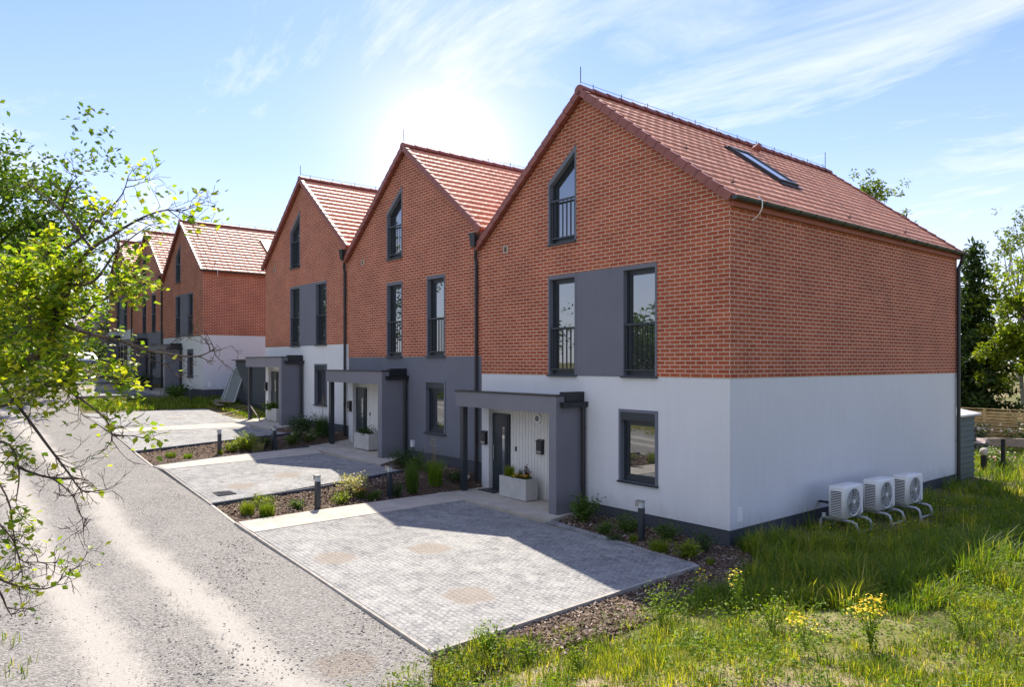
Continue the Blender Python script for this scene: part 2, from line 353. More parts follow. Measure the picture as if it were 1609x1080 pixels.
def world():
    t=NT.__new__(NT); t.m=W; t.t=W.node_tree; t.n=t.t.nodes; t.l=t.t.links
    bg=t.n['Background']; bg.inputs['Strength'].default_value=.15
    sk=t.new('ShaderNodeTexSky'); sk.sky_type='NISHITA'; sk.sun_disc=False; sk.sun_elevation=elev; sk.sun_rotation=rot
    sk.air_density=1.0; sk.dust_density=.6; sk.ozone_density=1.6; sk.altitude=100
    tc=t.new('ShaderNodeTexCoord'); d=tc.outputs['Generated']
    sep=t.new('ShaderNodeSeparateXYZ'); t.link(d,sep.inputs[0]); z=sep.outputs['Z']
    zz=t.math('ADD',t.math('MAXIMUM',z,0),.16)
    cmb=t.new('ShaderNodeCombineXYZ')
    t.link(t.math('DIVIDE',sep.outputs['X'],zz),cmb.inputs[0]); t.link(t.math('DIVIDE',sep.outputs['Y'],zz),cmb.inputs[1])
    mp=t.new('ShaderNodeMapping'); t.link(cmb.outputs[0],mp.inputs[0]); mp.inputs['Rotation'].default_value=(0,0,math.radians(35)); mp.inputs['Scale'].default_value=(.55,1.25,1); mp.inputs['Location'].default_value=(1.3,.4,0)
    n1=t.noise(mp.outputs[0],1.15,10,.66,.7); n2=t.noise(mp.outputs[0],.45,3,.5)
    cl=t.math('ADD',n1,t.math('MULTIPLY',t.math('SUBTRACT',n2,.5),.7))
    cl=t.ramp(cl,[(.44,.0),(.54,.42),(.70,1)])
    # thin bright veil towards the horizon
    veil=t.ramp(z,[(0,.80),(.12,.52),(.26,.16),(.42,.0)])
    cov=t.math('MAXIMUM',t.math('MULTIPLY',cl,.9),veil)
    sky=t.mix(1,sk.outputs[0],(.54,.60,.85),'MULTIPLY')
    cloud=(4.7,4.8,5.05)
    c=t.mix(cov,sky,cloud)
    # sun glow painted into the sky, well below the sun lamp's direction
    gd=Vector((-.7708,.6371,0))+Vector((.6371,.7708,0))*((695-804.5)/F)+Vector((0,0,(570-238)/F)); gd.normalize()
    dp=t.new('ShaderNodeVectorMath',operation='DOT_PRODUCT'); t.link(d,dp.inputs[0]); dp.inputs[1].default_value=gd
    g1=t.math('POWER',t.math('MAXIMUM',dp.outputs['Value'],0),150); g2=t.math('POWER',t.math('MAXIMUM',dp.outputs['Value'],0),900)
    glow=t.mix(g1,(0,0,0),(2.1,1.25,.35)); glow2=t.mix(g2,(0,0,0),(5,3.7,1.7))
    c=t.mix(1,c,glow,'ADD'); c=t.mix(1,c,glow2,'ADD')
    t.link(c,bg.inputs['Color'])
world()
S.view_settings.view_transform='Standard'; S.view_settings.look='None'; S.view_settings.exposure=.79; S.view_settings.gamma=1
S.render.engine='CYCLES'; S.cycles.max_bounces=6; S.cycles.transparent_max_bounces=4; S.cycles.use_denoising=True
S.cycles.sample_clamp_indirect=6

# ------------------------------------------------------------------ the setting: ground sheets
def axis(segs):
    out=[segs[0][0]]
    for a,b,st in segs:
        n=max(1,round((b-a)/st)); out+= [a+(b-a)*i/n for i in range(1,n+1)]
    return np.array(out)
def ground():
    xs=axis([(-400,-100,30),(-100,-60,5),(-60,1,.5),(1,14,.25),(14,40,1),(40,400,30)])
    ys=axis([(-400,-60,30),(-60,-16,2),(-16,3,.25),(3,30,.6),(30,80,3),(80,500,35)])
    X,Y=np.meshgrid(xs,ys); Z=Gn(X,Y)
    low=(X<1.6)&(X>-62)&(Y>-12.5)&(Y<0.3); Z=Z-np.where(low,.12,.012)
    lawn=(X>1.2)&(Y<25)&(Y>-12)
    Z=Z+np.where(lawn,.035*(np.sin(X*1.9+Y*.7)+np.sin(Y*2.3-X*1.1)),0)
    n,m=X.shape; idx=np.arange(n*m).reshape(n,m)
    Fq=np.stack([idx[:-1,:-1],idx[:-1,1:],idx[1:,1:],idx[1:,:-1]],-1).reshape(-1,4)
    me=npmesh('ground',np.stack([X,Y,Z],-1).reshape(-1,3),Fq,M['ground'],True)
    me.materials.append(M['sandy'])
    cx=X[:-1,:-1].ravel(); cy=Y[:-1,:-1].ravel()
    me.polygons.foreach_set('material_index',((cx>1.5)&(cx<16)&(cy<-3.2)&(cy>-14)).astype(np.int32))
    return struct(link('ground',me))
ground()
def sheet(name,q,nx,ny,zoff,mat,thick=.12):
    """q: four (x,y) corners p00,p10,p11,p01"""
    mb=MB(); P=[Vector((a[0],a[1],0)) for a in q]; g=[]
    for j in range(ny+1):
        for i in range(nx+1):
            u=i/nx; v=j/ny; p=(P[0]*(1-u)+P[1]*u)*(1-v)+(P[3]*(1-u)+P[2]*u)*v
            mb.v.append((p.x,p.y,G(p.x,p.y)+zoff))
    I=lambda i,j: j*(nx+1)+i
    for j in range(ny):
        for i in range(nx): mb.f.append((I(i,j),I(i+1,j),I(i+1,j+1),I(i,j+1))); mb.uv.append(None)
    ring=[I(i,0) for i in range(nx)]+[I(nx,j) for j in range(ny)]+[I(i,ny) for i in range(nx,0,-1)]+[I(0,j) for j in range(ny,0,-1)]
    for a,b in zip(ring,ring[1:]+ring[:1]):
        n=len(mb.v); va,vb=mb.v[a],mb.v[b]; mb.v+= [(va[0],va[1],va[2]-thick),(vb[0],vb[1],vb[2]-thick)]
        mb.f.append((b,a,n,n+1)); mb.uv.append(None)
    return struct(mb.build(name,mat))
def road():
    xs=axis([(-300,-80,20),(-80,-30,2),(-30,16,.3),(16,60,4)]); nj=18; V=[]
    ex=np.array([-300,-45,-34,-25.9,-19.5,-13.26,-8.2,-6.66,.68,1.2,3,60]); ey=np.array([-4.6,-4.9,-5.3,-6.28,-6.46,-6.61,-6.7,-6.7,-6.96,-7.3,-8.8,-9.4])
    for j in range(nj+1):
        t=j/nj; yt=np.interp(xs,ex,ey)-.03; yb=-11.5+.25*np.sin(xs*.7)+.15*np.sin(xs*2.1); y=yb+(yt-yb)*t
        z=Gn(xs,np.minimum(y,-9.2))-.03+ .02*np.sin(xs*1.3+y*2)*.5-.015*np.exp(-((y+8.6)/.4)**2)-.015*np.exp(-((y+9.95)/.4)**2)
        V.append(np.stack([xs,y,z],-1))
    V=np.array(V); m=len(xs); idx=np.arange((nj+1)*m).reshape(nj+1,m)
    Fq=np.stack([idx[:-1,:-1],idx[:-1,1:],idx[1:,1:],idx[1:,:-1]],-1).reshape(-1,4)
    return struct(link('gravel_road',npmesh('gravel_road',V.reshape(-1,3),Fq,M['gravel'],True)))
road()
# driveways (granite setts)
DR=[((-5.83,-6.70),(.66,-6.96),(.43,-1.60),(-6.33,-1.55)),
    ((-12.64,-6.50),(-8.20,-6.70),(-9.12,-1.50),(-13.36,-1.84)),
    ((-19.6,-6.36),(-15.5,-6.58),(-16.12,-1.7),(-19.2,-1.9)),
    ((-25.9,-6.25),(-20.4,-6.34),(-21.2,-1.0),(-27.0,-1.2)),
    ((-38.3,-5.1),(-33.5,-5.35),(-34.6,-1.5),(-38.7,-1.5)),
    ((-46,-4.95),(-41.2,-5.0),(-42.2,-1.5),(-46.3,-1.5))]
for q in DR:
    sheet('driveway',q,26,20,.0,M['setts'])
sheet('driveway',((-3.5,-1.44),(.42,-1.6),(.36,-1.50),(-3.52,-1.20)),10,2,.0,M['setts'])
WK=[((-6.68,-6.70),(-5.84,-6.70),(-6.34,-1.50),(-7.38,-1.50)),((-7.45,-1.50),(-3.55,-1.21),(-3.80,.02),(-7.45,.02)),
    ((-13.30,-6.60),(-12.65,-6.50),(-13.38,-1.80),(-14.9,-1.50)),((-14.95,-1.55),(-10.35,-1.47),(-11.37,.02),(-15.10,.02)),
    ((-20.38,-6.30),(-19.62,-6.36),(-19.2,-1.9),(-21.15,-1.5)),((-22.6,-1.55),(-18.0,-1.65),(-18.9,.02),(-22.7,.02)),
    ((-39.3,-5.0),(-38.4,-5.05),(-38.75,-1.5),(-39.5,-1.5)),((-38.9,-1.5),(-34.4,-1.5),(-35,.02),(-38.8,.02)),
    ((-47,-4.85),(-46.1,-4.9),(-46.4,-1.5),(-47.1,-1.5)),((-46.5,-1.5),(-42,-1.5),(-42.6,.02),(-46.4,.02))]
for q in WK: sheet('path',q,12,8,.010,M['concrete'])
# bark beds
BD=[((-8.16,-6.70),(-6.74,-6.70),(-7.46,-1.52),(-9.08,-1.52)),((-11.30,-1.46),(-7.48,-1.52),(-7.50,.03),(-11.34,.03)),
    ((-15.44,-6.58),(-13.34,-6.62),(-14.95,-1.56),(-16.08,-1.62)),((-18.4,-1.60),(-15.0,-1.56),(-15.14,.03),(-18.5,.03)),
    ((-3.50,-1.18),(.40,-1.54),(1.5,.05),(-3.74,.03)),((.72,-7.05),(1.35,-6.9),(1.75,-.1),(.46,-1.56))]
for q in BD: sheet('planting_bed',q,24,24,-.045,M['mulch'],.2)
def kerb(pts,w,h,mat,name='kerb'):
    mb=MB()
    for a,b in zip(pts,pts[1:]):
        a=Vector((*a,0)); b=Vector((*b,0)); L=(b-a).length; n=max(1,round(L/1.0)); d=(b-a).normalized(); s=Vector((-d.y,d.x,0))*w/2
        for i in range(n):
            p=a+(b-a)*(i/n)+d*.004; q=a+(b-a)*((i+1)/n)-d*.004
            P=[]
            for dz in (-.25,h):
                for c in (p-s,q-s,q+s,p+s): P.append((c.x,c.y,G(c.x,c.y)+dz+R.uniform(-.002,.002)))
            mb.hexa(P)
    return struct(mb.build(name,mat))
kerb([(-6.70,-6.745),(-5.83,-6.745),(.70,-7.0)],.045,.008,M['kerbc'])
kerb([(.70,-6.97),(.46,-1.58)],.055,.022,M['kerbc'])
kerb([(-13.3,-6.655),(-12.65,-6.55),(-8.17,-6.745)],.045,.008,M['kerbc'])
kerb([(-8.16,-6.72),(-8.34,-4.25),(-9.08,-1.50)],.06,.03,M['plinth'])
kerb([(-15.44,-6.60),(-16.08,-1.68)],.06,.03,M['plinth'])
kerb([(-25.95,-6.31),(-19.5,-6.42),(-15.46,-6.62)],.045,.01,M['kerbc'])
kerb([(-13.32,-6.62),(-14.93,-1.52)],.05,.02,M['plinth'])
kerb([(-8.2,-6.745),(-6.7,-6.745)],.05,-.01,M['concrete']); kerb([(-15.46,-6.63),(-13.32,-6.66)],.05,-.01,M['concrete'])
# ------------------------------------------------------------------ houses
WID=7.58; LEN=10.92; ZB=3.09; AP=-3.79; K=.785
def zr(x): return 9.38-K*abs(x-AP)
def zs(x): return 9.50-K*abs(x-AP)
SL=math.sqrt(1+K*K); CA=1/SL; SA=K/SL
_roof={}
def roof_meshes():
    """tiles of both slopes in one mesh: rows with a wavy, overlapping butt edge"""
    V=[];Fc=[]
    Y0,Y1=-.12,11.08; tw=.30; nt=int(round((Y1-Y0)/tw)); prof=[(0,.0),(.04,.008),(.10,.012),(.16,.008),(.20,.0),(.5,-.001),(.85,.0),(.999,.0)]
    us=[];hs=[]
    for i in range(nt):
        for a,h in prof: us.append(Y0+(i+a)*(Y1-Y0)/nt); hs.append(h)
    us=np.array(us);hs=np.array(hs); nu=len(us)
    slen=(3.79+.12)*SL; nr=16; rl=slen/nr; base=0
    rr=np.random.default_rng(3)
    for side in (1,-1):
        for r in range(nr):
            s0=slen-r*rl; s1=max(s0-rl-.03,0.0)
            jit=np.repeat(rr.uniform(-.0012,.0012,nt),len(prof)); jl=np.repeat(rr.uniform(-.006,.006,nt),len(prof))
            for s,lift,j in ((s0,-.005,1),(s0,.025,1),(s0-rl*.5,.013,1),(s1,.0,0)):
                ss=s+jl*j; hh=lift+hs*(.9 if lift>0 else .6)+jit*j*(lift>0)
                x=AP+side*(ss*CA+hh*SA); z=9.50-ss*SA+hh*CA
                V.append(np.stack([x,us,z],-1))
            for k in range(3):
                a=base+k*nu+np.arange(nu-1); f=np.stack([a,a+1,a+1+nu,a+nu],-1)
                Fc.append(f if side>0 else f[:,::-1])
            base+=4*nu
    V=np.concatenate(V);Fc=np.concatenate(Fc)
    me=npmesh('roof_tiles',V,Fc,M['tile'])
    # boarding below the tiles
    mb=MB()
    e=3.79+.08
    for s in (1,-1):
        mb.quad((AP,-.02,9.42),(AP,10.98,9.42),(AP+s*e,10.98,9.42-K*e),(AP+s*e,-.02,9.42-K*e))
    _roof['under']=mb.mesh('roof_boarding',M['fascia'])
    mb=MB(); n=26; L=11.3/n
    for i in range(n):
        y=-.16+i*L; m=9; P=[]
        for yy,r in ((y,.135),(y+L+.02,.115)):
            for k in range(m):
                a=PI*(k/(m-1)); P.append((AP+r*math.cos(a)*1.05,yy,9.475+r*math.sin(a)))
        b=len(mb.v); mb.v+=P
        for k in range(m-1): mb.f.append((b+k,b+m+k,b+m+k+1,b+k+1)); mb.uv.append(None)
        if i in (0,n-1):
            o=b if i==0 else b+m
            mb.f.append(tuple(range(o,o+m))); mb.uv.append(None)
    _roof['ridge']=mb.mesh('ridge_tiles',M['verge'],False)
    for key,y0,y1 in (('verge',-.165,-.05),('verge2',10.97,11.1)):
        mb=MB()
        for s in (1,-1):
            for r in range(nr):
                a=slen-r*rl; b=max(a-rl-.02,0); t0=.062;t1=.04; d=.16
                P=[]
                for (ss,tp) in ((a,t0),(b,t1)):
                    for hh in (tp-d,tp):
                        for y in (y0,y1): P.append((AP+s*(ss*CA+hh*SA),y,9.5-ss*SA+hh*CA))
                # order -> hexa
                mb.hexa([P[0],P[1],P[5],P[4],P[2],P[3],P[7],P[6]])
        _roof[key]=mb.mesh('verge_tiles',M['verge'])
    mb=MB(); mb.tube([(AP,-.1,9.66),(AP,-.1,10.02)],.011,5); mb.tube([(AP,10.9,9.62),(AP,10.9,10.12)],.011,5)
    mb.tube([(AP,-.1,9.68)]+[(AP,y,9.675+.004*math.sin(y*3)) for y in np.arange(.4,10.9,.5)]+[(AP,10.9,9.66)],.006,4)
    for y in np.arange(.3,10.8,.95): mb.tube([(AP,y,9.58),(AP,y,9.72)],.009,4)
    _roof['rod']=mb.mesh('lightning_conductor',M['wire'])
    _roof['hooks']=[]
    for s,y in ((2.7,.9),(4.3,.7),(4.6,5),(4.6,8)):
        mb=MB(); x=AP+s*CA; z=9.5-s*SA; mb.tube([(x,y,z),(x+.02,y,z+.16)],.008,4); mb.box(x-.03,x+.05,y-.03,y+.03,z+.06,z+.075)
        _roof['hooks'].append(mb.mesh('snow_hook',M['wire']))
    return me
_roof['tiles']=roof_meshes()

def uvq(mb,p,axis,off=0):
    mb.quad(*p,uv=[((q[axis]+off),q[2]) for q in p])
def ring(mb,O,I,y0,yo,yi):
    """flat ring O..I at y0, its outer edge back to yo, the reveal back to yi"""
    n=len(O)
    for i in range(n):
        a,b=O[i],O[(i+1)%n]; c,d=I[i],I[(i+1)%n]
        mb.quad((a[0],y0,a[1]),(b[0],y0,b[1]),(d[0],y0,d[1]),(c[0],y0,c[1]))
        mb.quad((a[0],yo,a[1]),(b[0],yo,b[1]),(b[0],y0,b[1]),(a[0],y0,a[1]))
        mb.quad((c[0],y0,c[1]),(d[0],y0,d[1]),(d[0],yi,d[1]),(c[0],yi,c[1]))
def inset(Pg,l,r,b,t):
    return [(Pg[0][0]+l,Pg[0][1]+b),(Pg[1][0]-r,Pg[1][1]+b),(Pg[2][0]-r,Pg[2][1]-t),(Pg[3][0]+l,Pg[3][1]-t)]
def slope_inset(Pg,l,r,b,t):
    k=(Pg[2][1]-Pg[3][1])/(Pg[2][0]-Pg[3][0])
    return [(Pg[0][0]+l,Pg[0][1]+b),(Pg[1][0]-r,Pg[1][1]+b),(Pg[2][0]-r,Pg[2][1]-t-k*r),(Pg[3][0]+l,Pg[3][1]-t+k*l)]
def window(parent,O,rail=None,shutter=False,band=(.05,.045,.02,.09),mat='grey'):
    I=slope_inset(O,*band); w=MB(); ring(w,O,I,-.022,.01,.17); wo=w.build('window',M[mat],parent)
    f=MB(); A=I if not shutter else inset(I,0,0,0,.17); B=slope_inset(A,.055,.055,.07,.055); ring(f,A,B,.095,.17,.12)
    C=slope_inset(B,.052,.052,.06,.052); ring(f,B,C,.12,.17,.15); f.build('window_frame',M['frame'],wo)
    p=MB(); p.quad(*[(c[0],.14,c[1]) for c in C]); p.build('pane',M['pane'],wo)
    s=MB(); x0,x1=O[0][0]-.015,O[1][0]+.015; z=I[0][1]
    s.hexa([(x0,-.065,z-.045),(x1,-.065,z-.045),(x1,.10,z-.03),(x0,.10,z-.03),(x0,-.065,z-.012),(x1,-.065,z-.012),(x1,.10,z+.012),(x0,.10,z+.012)])
    s.build('sill',M['frame'],wo)
    if shutter:
        b=MB(); zt=I[2][1]; b.box(I[0][0]+.003,I[1][0]-.003,-.012,.12,zt-.17,zt-.003); b.build('shutter_box',M['frame'],wo)
    if rail:
        r=MB(); xa,xb=I[0][0]+.004,I[1][0]-.004; zb=I[0][1]+.12; zt=I[0][1]+rail
        r.box(xa,xb,.0,.04,zt-.02,zt+.02); r.box(xa,xb,.005,.035,zb-.015,zb+.015)
        for i in range(7):
            x=xa+.012+(xb-xa-.024)*i/6; r.box(x-.008,x+.008,.013,.027,zb,zt)
        r.build('railing',M['dark'],wo)
def half_gutter(mb,x,z,y0,y1,r=.075,n=8):
    P=[]
    for y in (y0,y1):
        for k in range(n+1):
            a=PI+PI*k/n; P.append((x+r*math.cos(a),y,z+r*math.sin(a)))
        for k in range(n,-1,-1):
            a=PI+PI*k/n; P.append((x+(r-.008)*math.cos(a),y,z+(r-.008)*math.sin(a)))
    b=len(mb.v); mb.v+=P; m=2*(n+1)
    for k in range(m): mb.f.append((b+k,b+(k+1)%m,b+m+(k+1)%m,b+m+k)); mb.uv.append(None)
    for y in (y0,y1):
        c=[(x+r*math.cos(PI+PI*k/n),y,z+r*math.sin(PI+PI*k/n)) for k in range(n+1)]; mb.quad(*c)
    yy=y0+.35
    while yy<y1:
        mb.tube([(x+ (r+.006)*math.cos(PI+PI*k/6),yy,z+(r+.006)*math.sin(PI+PI*k/6)) for k in range(7)],.009,4); yy+=.62

def row_house(x0,z0,label,grey_base=False,panel=True,right=False,left=False,valley=False,skylight=False,brick_shift=0.):
    H=empty('row_house',(x0,0,z0)); tag(H,label,'house','brick row houses with tiled gables')
    base='grey' if grey_base else 'white'
    xl,xr=-WID,0.
    # brick
    b=MB(); y=-.010; o=brick_shift
    def col(xa,xb,za,zb_):   # za, zb_: tuples (left,right)
        uvq(b,[(xa,y,za[0]),(xb,y,za[1]),(xb,y,zb_[1]),(xa,y,zb_[0])],0,o)
    W1,W2,W3,W4=-4.96,-4.02,-2.64,-1.70; WT=5.43
    col(xl,W1,(ZB,ZB),(zr(xl),zr(W1)))
    col(W1,W2,(WT,WT),(6.16,6.16)); col(W1,W2,(7.64,8.36),(zr(W1),zr(W2)))
    zb3=WT if panel else ZB
    col(W2,AP,(zb3,zb3),(zr(W2),zr(AP))); col(AP,W3,(zb3,zb3),(zr(AP),zr(W3)))
    col(W3,W4,(WT,WT),(zr(W3),zr(W4))); xe=.010 if right else 0.
    col(W4,xe,(ZB,ZB),(zr(W4),zr(xe)))
    for xa,xb in ((xl,W1),(W4,xe)) : b.quad((xa,y,ZB),(xa,.0,ZB),(xb,.0,ZB),(xb,y,ZB))
    if right:
        uvq(b,[(.010,y,ZB),(.010,LEN,ZB),(.010,LEN,zr(0)-.12),(.010,y,zr(0)-.12)],1,o+.125)
        b.quad((.010,y,ZB),(.010,LEN,ZB),(0,LEN,ZB),(0,y,ZB))
    else:
        uvq(b,[(-.004,.0,0),(-.004,LEN,0),(-.004,LEN,zr(0)),(-.004,.0,zr(0))],1)
    if left: uvq(b,[(xl-.01,LEN,ZB),(xl-.01,y,ZB),(xl-.01,y,zr(xl)),(xl-.01,LEN,zr(xl))],1)
    uvq(b,[(xr,LEN,ZB),(AP,LEN,ZB),(AP,LEN,zr(AP)),(xr,LEN,zr(xr))],0); uvq(b,[(AP,LEN,ZB),(xl,LEN,ZB),(xl,LEN,zr(xl)),(AP,LEN,zr(AP))],0)
    b.build('brick_wall',M['brick'],H)
    if panel:
        p=MB(); p.box(W2+.002,W3-.002,-.016,.02,ZB,WT); p.build('wall_panel',M['grey'],H)
    # rendered ground floor
    w=MB(); D1,D2=-7.28,-4.03; DT=2.25; g1,g2,g3,g4=-2.73,-1.68,.87,2.40; PZ=.27
    def c2(xa,xb,za,zb_): w.quad((xa,0,za),(xb,0,za),(xb,0,zb_),(xa,0,zb_))
    c2(xl,D1,DT,ZB); c2(D1,D2,DT,ZB); c2(D2,g1,PZ,ZB); c2(g1,g2,PZ,g3); c2(g1,g2,g4,ZB); c2(g2,0,PZ,ZB)
    w.quad((D2,0,PZ),(D2,.03,PZ),(0,.03,PZ),(0,0,PZ))
    if right:
        w.quad((0,0,PZ),(0,LEN,PZ),(0,LEN,ZB),(0,0,ZB)); w.quad((0,0,PZ),(-.03,0,PZ),(-.03,LEN,PZ),(0,LEN,PZ))
    else: w.quad((-.004,0,0),(-.004,LEN,0),(0,LEN,ZB),(0,0,ZB))
    if left: w.quad((xl,LEN,-.2),(xl,0,-.2),(xl,0,ZB),(xl,LEN,ZB))
    w.quad((0,LEN,0),(xl,LEN,0),(xl,LEN,ZB),(0,LEN,ZB))
    w.build('rendered_wall',M[base],H)
    pl=MB(); pl.quad((D2,.025,-.5),(-.025,.025,-.5),(-.025,.025,PZ+.02),(D2,.025,PZ+.02))
    pl.quad((-.025,.025,-.5),(-.025,LEN,-.5),(-.025,LEN,PZ+.02),(-.025,.025,PZ+.02)); pl.build('plinth',M['plinth'],H)
    # windows
    for xa,xb in ((W1,W2),(W3,W4)): window(H,[(xa,ZB),(xb,ZB),(xb,WT),(xa,WT)],rail=1.08)
    window(H,[(W1,6.16),(W2,6.16),(W2,8.36),(W1,7.64)],rail=1.0,band=(.055,.045,.02,.13))
    window(H,[(g1,g3),(g2,g3),(g2,g4),(g1,g4)],shutter=True,band=(.055,.065,.02,.06))
    # entrance
    e=MB(); e.quad((xl,0,-.1),(D1,0,-.1),(D1,0,DT),(xl,0,DT)); e.quad((D1,0,-.1),(D1,.2,-.1),(D1,.2,DT),(D1,0,DT))
    e.quad((D1,0,DT),(D1,.2,DT),(D2,.2,DT),(D2,0,DT)); e.quad((D1,.2,2.06),(-6.6,.2,2.06),(-6.6,.2,DT),(D1,.2,DT))
    e.build('entrance_wall',M['white'],H)
    pb=MB(); n=22; dx=(D2+6.58)/n
    for i in range(n): pb.box(-6.58+i*dx+.006,-6.58+(i+1)*dx-.006,.165,.21,-.1,DT)
    pb.box(-6.59,D2,.185,.22,-.1,DT); pb.build('panelled_wall',M['boards'],H)
    d=MB(); d.box(D1+.005,-6.6,.12,.2,.02,2.055); d.box(D1+.06,-6.66,.105,.13,.06,2.0); dd=d.build('door',M['frame'],H)
    gp=MB(); gp.quad((-6.84,.103,.35),(-6.75,.103,.35),(-6.75,.103,1.72),(-6.84,.103,1.72)); gp.build('pane',M['skypane'],dd)
    hh=MB(); hh.tube([(D1+.13,.06,.85),(D1+.13,.06,1.25)],.014,6); hh.tube([(D1+.13,.06,.95),(D1+.13,.12,.95)],.01,5); hh.build('handle',M['steel'],dd)
    lm=MB(); lm.tube([(-5.5,.165,2.02),(-5.5,.11,2.02)],.115,18); lo=lm.build('wall_lamp',M['whitep'],H)
    l2=MB(); l2.tube([(-5.5,.112,2.02),(-5.5,.10,2.02)],.07,16); l2.build('lamp_glass',M['fan'],lo)
    db=MB(); db.box(-6.39,-6.33,.15,.166,1.14,1.26); db.build('doorbell',M['dark'],H)
    # porch canopy
    c=MB(); c.box(xl+.01,AP,-.85,-.60,2.27,2.645); c.box(xl+.01,xl+.2,-.598,0,2.29,2.60); c.box(xl+.2,AP-.02,-.598,-.005,2.29,2.47)
    ca=c.build('porch_canopy',M['greyl'],H)
    sw=MB(); sw.box(-4.03,AP-.002,-.848,-.002,-.25,2.268); sw.box(-4.03,AP-.004,-.598,-.003,2.268,2.5); sw.build('side_wall',M['greyl'],ca)
    tr=MB(); tr.box(xl-.01,AP+.02,-.875,-.59,2.647,2.68); tr.box(xl,AP-.01,-.59,-.004,2.56,2.60); tr.box(-3.96,AP+.02,-.588,-.006,2.52,2.735); tr.build('roof_edge',M['darker'],ca)
    po=MB(); po.box(xl+.13,xl+.27,-.80,-.66,-.35,2.268); po.box(xl+.08,xl+.32,-.85,-.61,-.25,.05); po.build('post',M['dark'],ca)
    gt=MB(); gt.box(AP+.022,AP+.14,-.74,.0,2.40,2.50); gt.box(AP+.015,AP+.155,-.76,-.0,2.50,2.515); gt.build('gutter',M['darker'],ca)
    dp=MB(); dp.tube([(AP+.085,-.10,2.41),(AP+.085,-.10,.05)],.045,10); dp.tube([(AP+.085,-.10,1.9),(AP+.085,-.10,1.94)],.055,10); dp.tube([(AP+.085,-.10,.7),(AP+.085,-.10,.74)],.055,10); dp.build('downpipe',M['darker'],ca)
    # roof
    ro=link('roof',_roof['tiles'],H); link('boarding',_roof['under'],ro); link('ridge_tiles',_roof['ridge'],ro); link('verge_tiles',_roof['verge'],ro); link('verge_tiles',_roof['verge2'],ro)
    lr=link('lightning_conductor',_roof['rod'],ro)
    if right:
        [link('snow_hook',k_,ro) for k_ in _roof['hooks']]
        fa=MB(); fa.box(.012,.10,-.03,LEN+.05,zr(0)-.13,zr(0)+.03); fa.build('fascia',M['fascia'],H)
        g=MB(); half_gutter(g,.19,zs(.12)+.01,-.14,11.12); g.build('gutter',M['gut'],H)
        q=MB(); q.tube([(.19,10.86,6.36),(.16,10.86,6.22),(.075,10.86,6.02),(.075,10.86,-.3)],.05,10)
        for z in (1.2,3,4.8): q.tube([(.075,10.86,z),(.075,10.86,z+.04)],.058,10)
        q.build('downpipe',M['darker'],H)
        if skylight:
            cb=MB(); cb.tube([(.2,.62,6.52),(.28,.63,6.42),(.27,.64,6.30),(.2,.66,6.2),(.10,.68,6.14),(.015,.69,6.10)],.012,6); cb.build('lightning_cable',M['whitep'],H)
            iv=MB(); iv.box(-.002,.012,.24,.39,.40,.66); iv.build('meter_cover',M['whitep'],H)
    if skylight:
        def sp(x,yy,h): 
            s=(x-AP)/CA; return (AP+s*CA+h*SA,yy,9.5-s*SA+h*CA)
        def slab(mb,xa,xb,ya,yb,h0,h1):
            mb.hexa([sp(xa,ya,h0),sp(xb,ya,h0),sp(xb,yb,h0),sp(xa,yb,h0),sp(xa,ya,h1),sp(xb,ya,h1),sp(xb,yb,h1),sp(xa,yb,h1)])
        xa,xb,ya,yb=-2.78,-1.36,4.0,4.82; k=MB(); w_=.07
        slab(k,xa,xb,ya,ya+w_,0,.10); slab(k,xa,xb,yb-w_,yb,0,.10); slab(k,xa,xa+w_,ya+w_,yb-w_,0,.10); slab(k,xb-w_,xb,ya+w_,yb-w_,0,.10)
        slab(k,xb+.003,xb+.10,ya-.05,yb+.05,.03,.055); slab(k,xa-.06,xa-.003,ya-.05,yb+.05,.03,.06)
        so_=k.build('skylight',M['dark'],ro)
        pn=MB(); slab(pn,xa+w_,xb-w_,ya+w_,yb-w_,.03,.075); pn.build('pane',M['skypane'],so_)
        vt=MB(); p0=Vector(sp(-3.42,6.35,0)); vt.tube([p0+Vector((-.1,0,-.05)),p0+Vector((0,0,.08)),p0+Vector((.13,0,.16))],[.13,.12,.10],12); vt.build('vent_tile',M['verge'],ro)
    if valley:
        hp=MB(); hp.hexa([(-.20,-.22,5.98),(-.04,-.22,5.98),(-.04,-.02,5.98),(-.20,-.02,5.98),(-.24,-.25,6.30),(0.0,-.25,6.30),(0.0,-.02,6.30),(-.24,-.02,6.30)]); hp.box(-.255,.015,-.265,-.02,6.30,6.345)
        hp.tube([(-.12,-.11,6.0),(-.12,-.11,5.88),(-.16,-.09,5.7),(-.16,-.07,5.6),(-.16,-.07,-.3)],.045,10)
        for z in (1.0,3.2,4.9): hp.tube([(-.16,-.07,z),(-.16,-.07,z+.04)],.054,10)
        hp.build('downpipe',M['darker'],H)
    vn=MB(); vn.box(-6.66,-6.48,-.016,0,6.17,6.36); vo=vn.build('wall_vent',M['concrete'],H)
    v2=MB(); v2.box(-6.62,-6.52,-.020,-.014,6.2,6.33); v2.build('vent_opening',M['brown'],vo)
    return H
HA=row_house(0,0,'nearest brick row house with white ground floor and skylight, heat pumps along its side',right=True,skylight=True)
HB=row_house(-7.58,.47,'middle brick house of the near terrace with dark grey rendered ground floor',grey_base=True,panel=False,valley=True,brick_shift=.07)
HC=row_house(-15.16,.94,'white based brick house at the far end of the near terrace, by the leaning panels',left=True,valley=True,brick_shift=.11)
HD=row_house(-31.25,1.72,'first house of the far terrace, its bare brick and white side wall facing the gap',right=True,skylight=True)
HE=row_house(-38.83,2.20,'grey based brick house in the middle of the far terrace',grey_base=True,panel=False,valley=True)
